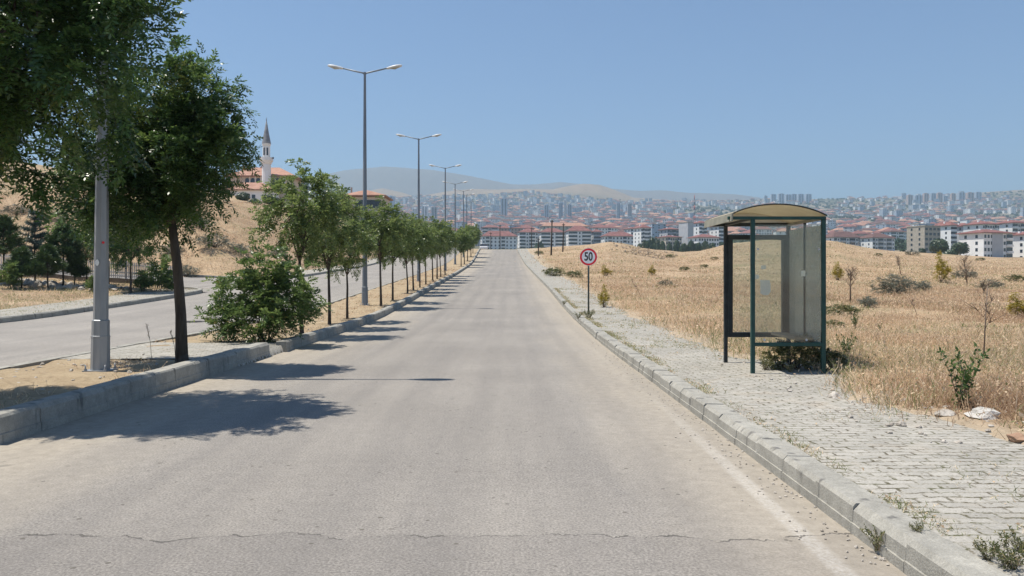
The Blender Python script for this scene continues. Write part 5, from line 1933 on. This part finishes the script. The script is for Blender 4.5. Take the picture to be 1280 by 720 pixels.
F(N, 676, 735, 283, 278, 850, 'windows', 'widest pale block behind the bulging balcony blocks with terracotta roof', floors=4, cols=12, wall='plaster_cream', roof='roof_terra')
F(N, 738, 772, 285, 281, 840, 'mixed', 'pale block with red roof above the low white block near the spoil heap', floors=4, cols=8)
F(N, 786, 791.5, 286, 284, 700, 'balcony', 'slim white balcony tower beside the grey white mid field block', floors=7, cols=2)
F(N, 794, 814, 285, 280.5, 625, 'mixed', 'tall pale block with grey corner and red roof left of the plantation', floors=7, cols=6)
F(N, 827, 851, 287, 284, 640, 'dark', 'dark fronted block with flat red roof above the plantation trees', floors=4, cols=6, wall='plaster_grey')
F(N, 824, 853, 296.5, 294, 600, 'mixed', 'low wide cream block right in front of the dark fronted red roofed one', floors=3, cols=7, wall='plaster_cream')
F(N, 853.5, 866, 278, None, 610, 'slab', 'tall blank grey slab building with horizontal joints', floors=7, cols=3, wall='plaster_grey')
F(N, 866.5, 884, 279, 276, 640, 'balcony', 'tall stepped white block with balconies touching the blank grey slab', floors=8, cols=5)
F(N, 864, 900, 297, 292.5, 560, 'windows', 'white block with red roof partly under the shelter visor', floors=5, cols=8)
F(N, 891, 909, 283, 280, 640, 'balcony', 'white balcony block cut off by the left post of the shelter', floors=8, cols=3)
F(N, 1032, 1080, 297, 289, 590, 'dark', 'brown roofed block with dark balconies right beside the shelter', floors=5, cols=9, roof='roof_brown')
F(N, 1080.5, 1121, 297.5, 291, 585, 'dark', 'brown roofed block with dark balconies and pale stair bays, second from the shelter', floors=5, cols=8, roof='roof_brown')
F(N, 1106, 1138, 290, 287, 760, 'balcony', 'white balcony block behind the end of the brown roofs', floors=6, cols=7, roof='roof_brown')
F(N, 1144, 1178, 283, None, 470, 'raw', 'unfinished bare beige block with empty window openings', floors=7, cols=4, wall='raw_concrete')
F(N, 1179, 1197, 282, 277, 505, 'windows', 'white block with a grid of windows between the unfinished block and the dark trees', floors=7, cols=4)
F(N, 1197.5, 1214, 283, 279, 515, 'windows', 'grey block with a white stair strip above the darkest round tree', floors=7, cols=3, wall='plaster_grey')
F(N, 1216, 1252, 280.5, 275.5, 470, 'mixed', 'long red roofed block seen above the nearest five storey block', floors=5, cols=7)
F(N, 1253, 1292, 279, 274.5, 480, 'balcony', 'red roofed balcony block at the photo edge, above the nearest five storey block', floors=5, cols=7)
F(N, 1212.5, 1271, 291.5, 286.5, 365, 'glass', 'nearest five storey block with white walls, a shade-grey front bay and red roof', floors=6, cols=9, base_v=321.5)
F(N, 1272, 1300, 293.5, 290, 372, 'windows', 'pale five storey block cut by the photo edge beside the nearest block', floors=6, cols=5, base_v=321.5)
# middle bay of the nearest block, its shaded front put into grey colour
blk = [o for o in bpy.data.objects if o.get('label', '').startswith('nearest five storey')][0]
k = MB()
k.box((-.6, -.10, 6.2), (6.8, .1, 11.6))
k.build('shade_grey_bay', M['plaster_grey'], blk)

# ------------------------------------------------------------------ houses and towers of the town
def house_mesh(seed, wall, roof, w, dp, h, hip):
    k = MB()
    k.box((0, 0, h / 2 - 2), (w, dp, h + 4), 0)
    if hip: k.hip((0, 0, h), w, dp, min(w, dp) * .27, .8, 1, .25)
    else:
        k.box((0, 0, h + .3), (w + .4, dp + .4, .6), 1)
        k.box((w * .2, 0, h + 1.4), (w * .25, dp * .3, 2.2), 0)
    r = random.Random(seed)
    nf = max(1, int(h / 3))
    nc = max(2, int(w / 3.2))
    for f in range(nf):
        for c in range(nc):
            if r.random() < .3: continue
            wide = 1.9 if (c % 3 == 1) else 1.2
            k.box((-w / 2 + w * (c + .5) / nc, -dp / 2, h - 1.6 - 3 * f), (wide, .2, 1.5), 2)
        for c in range(2):
            for sx in (-1, 1):
                k.box((sx * w / 2, -dp * .25 + c * dp * .5, h - 1.6 - 3 * f), (.2, 1.2, 1.4), 2)
    return k.v, k.f, k.m, [M[wall], M[roof], M['window']]


HK = []
for i, (wl, rf, w, dp, h, hip, lb) in enumerate([
    ('plaster_white', 'roof_red', 20, 13, 13, True, 'small white four storey house with a red hip roof in the crowded town'),
    ('plaster_cream', 'roof_terra', 24, 14, 12, True, 'cream house with an orange terracotta roof in the crowded town'),
    ('plaster_pink', 'roof_red', 18, 12, 10, True, 'pink rendered house with a red roof in the crowded town'),
    ('plaster_white', 'roof_brown', 28, 13, 15, True, 'long white house with a brown roof in the crowded town'),
    ('plaster_grey', 'roof_red', 16, 13, 16, True, 'grey rendered house with a red roof in the crowded town'),
    ('plaster_white', 'raw_concrete', 18, 14, 19, False, 'white flat roofed block in the crowded town'),
    ('plaster_cream', 'roof_red', 14, 11, 9, True, 'little cream house with a red roof in the crowded town'),
    ('plaster_blue', 'raw_concrete', 17, 14, 24, False, 'bluish flat roofed block in the crowded town'),
    ('plaster_white', 'roof_terra', 34, 14, 11, True, 'very long white row with a terracotta roof in the crowded town')]):
    v, f, m, mats = house_mesh(i, wl, rf, w, dp, h, hip)
    k = MB()
    k.v, k.f, k.m, k.s = v, f, m, [False] * len(f)
    HK.append((k.mesh('town_house', mats), lb, (v, f, m, mats)))

g = np.random.default_rng(55)
spots = []
d = 890.0
while d < 3720:
    lo = 470 if d > 900 else 590
    u = lo + g.uniform(0, 10)
    while u < 1310:
        x = (u - 640) / 1000 * d
        dj = d + g.normal(0, 18)
        dense = fbm(x, dj, 240.0)
        thin = .24 + .12 * smooth(1000, 2000, d) * smooth(760, 900, u) + .22 * smooth(2200, 2900, d) * smooth(760, 900, u)
        if dense > thin:
            spots.append((x, dj))
        u += (g.uniform(19, 40) + (14 if d < 1400 else 0) + 16 * g.random() * smooth(800, 900, u)) / d * 1000
    d *= 1.019 + .004 * g.random()
    d += 10
spots.sort(key=lambda p: p[1])
print('town houses', len(spots))
SV, SF, SM = [], [], []
smats = ['plaster_white', 'plaster_cream', 'plaster_pink', 'plaster_grey', 'plaster_blue', 'roof_red', 'roof_brown', 'roof_terra', 'raw_concrete', 'window']
sidx = {M[n].name: i for i, n in enumerate(smats)}
for i, (x, y) in enumerate(spots):
    u = 640 + 1000 * x / y
    hillside = (y > 2500) and (560 < u < 800)
    if (hillside and g.random() < .75) or (y > 2300 and g.random() < .35): k = [5, 0, 1, 5, 4, 7, 2][g.integers(7)]
    else: k = g.choice(9, p=[.24, .16, .11, .15, .08, .03, .13, .02, .08])
    rz = g.choice([0, 0, .3, -.35, .8, 1.57]) + g.normal(0, .06)
    sx, sy, sz = g.uniform(.75, 1.15), 1.0, g.uniform(.7, 1.15) * (.95 if hillside else 1.0)
    z = float(gz(x, y)) - .5
    if i < 240:
        o = link_mesh('town_house', HK[k][0], None, (x, y, z))
        o.rotation_euler = (0, 0, rz)
        o.scale = (sx, sy, sz)
        tag(o, HK[k][1], 'house', 'houses of the crowded town: ' + HK[k][1].split(' with ')[0].split(' in ')[0])
    else:
        v, f, m, mats = HK[k][2]
        ca, sa = math.cos(rz), math.sin(rz)
        o_ = len(SV)
        SV += [(x + (a * sx) * ca - b * sa, y + (a * sx) * sa + b * ca, z + c * sz) for a, b, c in v]
        SF += [tuple(q + o_ for q in ff) for ff in f]
        SM += [sidx[mats[q].name] for q in m]
me = bpy.data.meshes.new('distant_town')
me.from_pydata(SV, [], SF)
for n in smats: me.materials.append(M[n])
me.polygons.foreach_set('material_index', SM)
tag(link_mesh('distant_town', me), 'far mass of small houses and flats spreading up the hills', None, None, 'stuff')


def tower(u, v0, v1, wpx, d, label, wall='plaster_blue', group='towers of the town', z0=None):
    x, w = (u - 640) / 1000 * d, wpx / 1000 * d
    zb = float(gz(x, d)) - 3
    h = EYE + (HZ - v0) / 1000 * d - zb
    root = empty('tower_block', (x, d, zb), label, 'tower block', group)
    k = MB()
    k.box((0, 0, h / 2), (w, w * .8, h))
    k.build('wall', M[wall], root)
    k = MB()
    k.box((0, 0, h + 1.2), (w * .5, w * .4, 2.4))
    k.build('lift_housing', M[wall], root)
    for i in (-1, 1):
        q = MB()
        q.box((i * w * .22, -w * .4 - .1, h * .52), (w * .11, .3, h * .94))
        q.build('window_strip', M['window'], root)


tower(630, 248.5, 262, 8.5, 2100, 'broad bluish tower standing alone in the middle of the town', 'plaster_blue')
tower(706.5, 250, 268, 3.2, 1900, 'slim pale tower, tallest of the cluster above the utility poles', 'plaster_white')
tower(701, 254, 268, 5, 1950, 'wide dark blue tower left of the slim pale one', 'plaster_blue')
tower(712, 256, 268, 5, 1930, 'wide dark blue tower right of the slim pale one', 'plaster_blue')
tower(773, 254, 265, 4, 2000, 'first of two blue grey towers above the mid field blocks', 'plaster_blue')
tower(787, 255, 265, 5, 2020, 'second and broader of two blue grey towers above the mid field blocks', 'plaster_grey')
tower(683, 256.5, 264, 5.5, 2050, 'squat dark blue block in the town left of the tower cluster', 'plaster_blue')
tower(597, 281, 306, 6, 760, 'slim grey block of flats by the last median trees', 'plaster_grey')
tower(519, 261, 276, 6, 1500, 'pale tower pair member nearest the second lamp post', 'plaster_white')
tower(531, 258, 276, 8, 1520, 'wider pale tower between the second and third lamp posts', 'plaster_white')
tower(543, 259, 276, 7, 1500, 'grey tower close to the third lamp post', 'plaster_grey')
tower(487, 246, 262, 12, 1800, 'broad bluish block beside the terracotta villa roof', 'plaster_blue')
for i, u in enumerate((957, 966.5, 976, 985, 992, 1000.5, 1010)):
    tower(u, (245, 243, 242.5, 243.5, 243, 243, 243)[i], 254, (4, 6, 7, 7, 6, 7, 7)[i], 3350 + 15 * i, f'pale tower on the ridge above the shelter roof, {ord_[i]} of that row', 'plaster_blue', 'towers on the ridge above the shelter')
for i, (u, v, w) in enumerate(((1137, 244, 6), (1147, 244.5, 9), (1157, 242, 6), (1166, 242, 6), (1174, 241.5, 6), (1181, 245, 5), (1191, 242, 5), (1201, 241, 8), (1212, 241, 8), (1222, 240.5, 7))):
    tower(u, v, 252, w, 3250 + 12 * i, f'pale tower on the long ridge right of the shelter, {ord_[i]} of that row', 'plaster_blue' if i % 2 else 'plaster_pink', 'towers on the long ridge')


def mast():
    d = 1250.0
    x = (868 - 640) / 1000 * d
    zb = float(gz(x, d)) - 1
    h = EYE + (HZ - 244) / 1000 * d - zb
    root = empty('radio_mast', (x, d, zb), 'thin lattice radio mast rising over the town by the grey slab', 'radio mast')
    n = 8
    for i in range(n):
        k = MB()
        z0, z1 = h * i / n, h * (i + 1) / n
        r0, r1 = 1.9 * (1 - i / n) + .25, 1.9 * (1 - (i + 1) / n) + .25
        for a in range(3):
            c, s = math.cos(2.094 * a), math.sin(2.094 * a)
            c2, s2 = math.cos(2.094 * (a + 1)), math.sin(2.094 * (a + 1))
            k.tube([(r0 * c, r0 * s, z0), (r1 * c, r1 * s, z1)], [.22, .22], 5)
            k.tube([(r0 * c, r0 * s, z0), (r1 * c2, r1 * s2, z1)], [.12, .12], 4)
        k.build('mast_section', M['mast_red' if i % 2 else 'steel_dark'], root)


mast()

# ------------------------------------------------------------------ trees among and before the flats
def far_crown(seed, lobes, n, size):
    g = np.random.default_rng(seed)
    C0, k = in_lobes(lobes, n, g, .6)
    out = unit(C0 - np.array(lobes)[k][:, :3])
    a = unit(np.cross(out, g.normal(size=(n, 3))))
    b = unit(np.cross(out + g.normal(0, .5, (n, 3)), a))
    s = size * g.uniform(.5, 1.2, (n, 1))
    Q = np.stack([C0 - a * s, C0 - b * s * .7, C0 + a * s, C0 + b * s * .7], 1)
    return soup_mesh('crown', Q, M['leaf_far'], np.clip(g.normal(.5, .22, n), 0, 1))


def trunk_mesh(h, r):
    k = MB()
    k.tube([(0, 0, -.5), (.05, 0, h * .5), (0, 0, h)], [r, r * .8, r * .4], 7)
    for a in range(4):
        c, s = math.cos(a * 1.57 + .4), math.sin(a * 1.57 + .4)
        k.tube([(0, 0, h * .5), (c * h * .3, s * h * .3, h * .95)], [r * .5, r * .15], 5)
    return k.mesh('trunk', M['bark'])


FT = [(trunk_mesh(4, .3), far_crown(1, [(0, 0, 5, 3.4, 3.2, 3.2), (1.5, 0, 4, 2.2, 2, 2), (-1.6, .2, 4.2, 2.2, 2, 2.2)], 2600, .38)),
      (trunk_mesh(4, .3), far_crown(2, [(0, 0, 5.5, 2.4, 2.4, 4.0), (.6, 0, 3.4, 2.2, 2, 2)], 2200, .36)),
      (trunk_mesh(1.5, .2), far_crown(3, [(0, 0, 1.8, 2.8, 2.2, 1.7), (2, 0, 1.4, 1.8, 1.5, 1.2), (-2, .2, 1.5, 1.8, 1.6, 1.3)], 1900, .34))]


def far_tree(name, u, v, d, hpx, k, label, wpx=None, group='trees beyond the field', cat='tree'):
    x = (u - 640) / 1000 * d
    z = min(float(gz(x, d)), EYE + (HZ - v) / 1000 * d + 1.0)
    sc = hpx / 1000 * d / (8.2, 9.4, 3.5)[k]
    root = empty(name, (x, d, z), label, cat, group, u)
    sw = sc if wpx is None else wpx / 1000 * d / (7.6, 5.0, 8.2)[k]
    root.scale = (sw, sw, sc)
    link_mesh('trunk', FT[k][0], root)
    link_mesh('crown', FT[k][1], root)


far_tree('dark_tree', 1174, 317, 330, 26, 0, 'broad dark green tree before the white gridded block, left of the two biggest', 26)
far_tree('dark_tree', 1200, 317, 335, 21, 0, 'dense dark round tree next to the nearest five storey block', 24)
far_tree('dark_tree', 1153, 316, 340, 13, 1, 'narrow dark tree at the foot of the unfinished beige block', 10)
far_tree('dark_tree', 1128, 315, 360, 11, 1, 'small pointed tree at the end of the brown roofed flats', 9)
far_tree('dark_tree', 1137, 315, 350, 8, 2, 'low spreading tree between brown roofed flats and beige block', 16)
far_tree('dark_tree', 1188, 318, 325, 11, 2, 'low light green scrub tree at the foot of the two biggest dark trees', 26)
names = ['dark pine like tree at the left end of the plantation', 'second tall tree of the plantation beside the dark fronted block', 'third tall tree of the plantation, below the cream block']
for i, (u, h) in enumerate(((806, 16), (815, 20), (822, 17))):
    far_tree('plantation_tree', u, 313, 430, h + 4, 1, names[i], 9, 'plantation trees')
for i, u in enumerate((800, 810, 819, 828, 837, 846, 855, 864, 873, 882, 891)):
    far_tree('plantation_tree', u, 314 - max(0, (u - 860)) * .14, 400 + (i % 3) * 12, 17 + (i % 2) * 3, 2, f'olive green tree of the low plantation hedge, {ord_[i]} in the line towards the shelter', 15, 'plantation hedge trees')
for i, (u, v, h, w) in enumerate(((622, 309, 11, 14), (632, 309, 8, 14), (643, 309.5, 6, 13), (655, 309.5, 6, 13), (667, 309.5, 6, 13), (686, 310, 5, 14), (723, 310, 4, 14), (738, 309, 4, 12), (796, 309, 7, 12))):
    far_tree('roadside_bush', u, v, 230 + 8 * i, h + 4, 2, f'rounded green bush at the brow below the flats, {ord_[i]} counting from the road end', w, 'bushes at the brow', 'bush')
for i, (u, v, h, w, d) in enumerate(((304, 262, 16, 22, 160), (288, 275, 12, 14, 130), (318, 270, 14, 24, 120), (337, 268, 18, 22, 125), (352, 278, 16, 20, 118))):
    far_tree('hillside_tree', u, v, d, h, (0, 2, 2, 0, 0)[i], f'dusty green tree on the hillside below the mosque, {ord_[i]} in the line', w, 'trees below the mosque')
for i, (u, w, h) in enumerate(((498, 16, 10), (510, 18, 10), (519, 14, 12))):
    far_tree('hillside_tree', u, 306, 155, h + 4, 0, f'round tree behind the row of young median trees, {ord_[i]} past the villa', w, 'trees past the villa')
# scattered greenery of the town, far too much to count
g = np.random.default_rng(66)
P, SZ = [], []
for i in range(8000):
    d = 620 * (3900 / 620) ** g.random()
    u = g.uniform(470, 1310)
    x = (u - 640) / 1000 * d
    belt = smooth(1900, 2500, d) * smooth(780, 880, u) + 1.2 * smooth(2250, 2550, d) * smooth(960, 1010, u) * (1 - smooth(1150, 1200, u))
    if fbm(x + 300, d * .55, 190.0) + .22 * belt < .50: continue
    s = g.uniform(3, 6.5)
    c = np.array([x, d, float(gz(x, d)) + s * .45])
    n = 34
    q = unit(g.normal(size=(n, 3))) * s * np.array([1, 1, .7]) * g.uniform(.6, 1.05, (n, 1))
    P.append(c + q)
    SZ.append(np.full(n, s * .42))
P, SZ = np.concatenate(P), np.concatenate(SZ)[:, None]
n = len(P)
a, b = unit(g.normal(size=(n, 3))), unit(g.normal(size=(n, 3)))
Q = np.stack([P - a * SZ, P - b * SZ, P + a * SZ, P + b * SZ], 1)
tag(link_mesh('distant_trees', soup_mesh('distant_trees', Q, M['leaf_far'], np.clip(g.normal(.45, .22, n), 0, 1))), 'dark green trees scattered through the town and over the ridges', None, None, 'stuff')


# ------------------------------------------------------------------ a parked car just over the brow
def car():
    d = 172.0
    x = (605 - 640) / 1000 * d
    z = EYE + (HZ - 312.2) / 1000 * d - .25
    root = empty('parked_car', (x, d, z), 'white car just over the brow at the end of the road', 'car')
    b = MB()
    secs = [(-2.1, .45, .75, .78), (-2.0, .35, .95, .86), (-.9, .3, 1.0, .9), (1.1, .3, 1.0, .9), (2.0, .35, .92, .86), (2.1, .45, .8, .78)]
    vs, fs = [], []
    for (yy, z0, z1, w) in secs: vs += [(-w, yy, z0), (w, yy, z0), (w, yy, z1 - .1), (w * .94, yy, z1), (-w * .94, yy, z1), (-w, yy, z1 - .1)]
    for i in range(5):
        for k in range(6): fs.append((i * 6 + k, i * 6 + (k + 1) % 6, i * 6 + 6 + (k + 1) % 6, i * 6 + 6 + k))
    fs += [(5, 4, 3, 2, 1, 0), (30, 31, 32, 33, 34, 35)]
    b.add(vs, fs)
    b.build('body', M['car_white'], root, bevel=.03)
    k = MB()
    k.add([(-.82, -1.7, .99), (.82, -1.7, .99), (.82, 1.0, .99), (-.82, 1.0, .99), (-.68, -1.25, 1.42), (.68, -1.25, 1.42), (.68, .35, 1.42), (-.68, .35, 1.42)],
          [(0, 1, 5, 4), (1, 2, 6, 5), (2, 3, 7, 6), (3, 0, 4, 7)])
    k.build('glasshouse', M['window'], root)
    k = MB()
    k.box((0, -.45, 1.45), (1.42, 1.75, .07))
    k.build('roof', M['car_white'], root, bevel=.02)
    for sx in (-1, 1):
        for yy in (-1.3, 1.3):
            w = MB()
            w.tube([(sx * .72, yy, .32), (sx * .92, yy, .32)], [.32, .32], 16)
            o = w.build('wheel', M['rubber'], root)


car()

# ------------------------------------------------------------------ the hot hazy air
k = MB()
k.box((0, 4000, 378), (13000, 8800, 836))
hz = tag(k.build('haze', []), 'thin bluish summer haze over the valley', None, None, 'stuff')
m = bpy.data.materials.new('haze')
m.use_nodes = True
nt = m.node_tree
nt.nodes.remove(nt.nodes['Principled BSDF'])
pv = nt.nodes.new('ShaderNodeVolumePrincipled')
pv.inputs['Color'].default_value = (0.40, 0.55, 0.67, 1)
pv.inputs['Density'].default_value = 2.1e-4
pv.inputs['Anisotropy'].default_value = 0.2
nt.links.new(pv.outputs[0], nt.nodes['Material Output'].inputs['Volume'])
hz.data.materials.append(m)
zmin = float(gz(GX, GY).min())
print('lowest ground', zmin, 'highest', float(gz(GX, GY).max()))
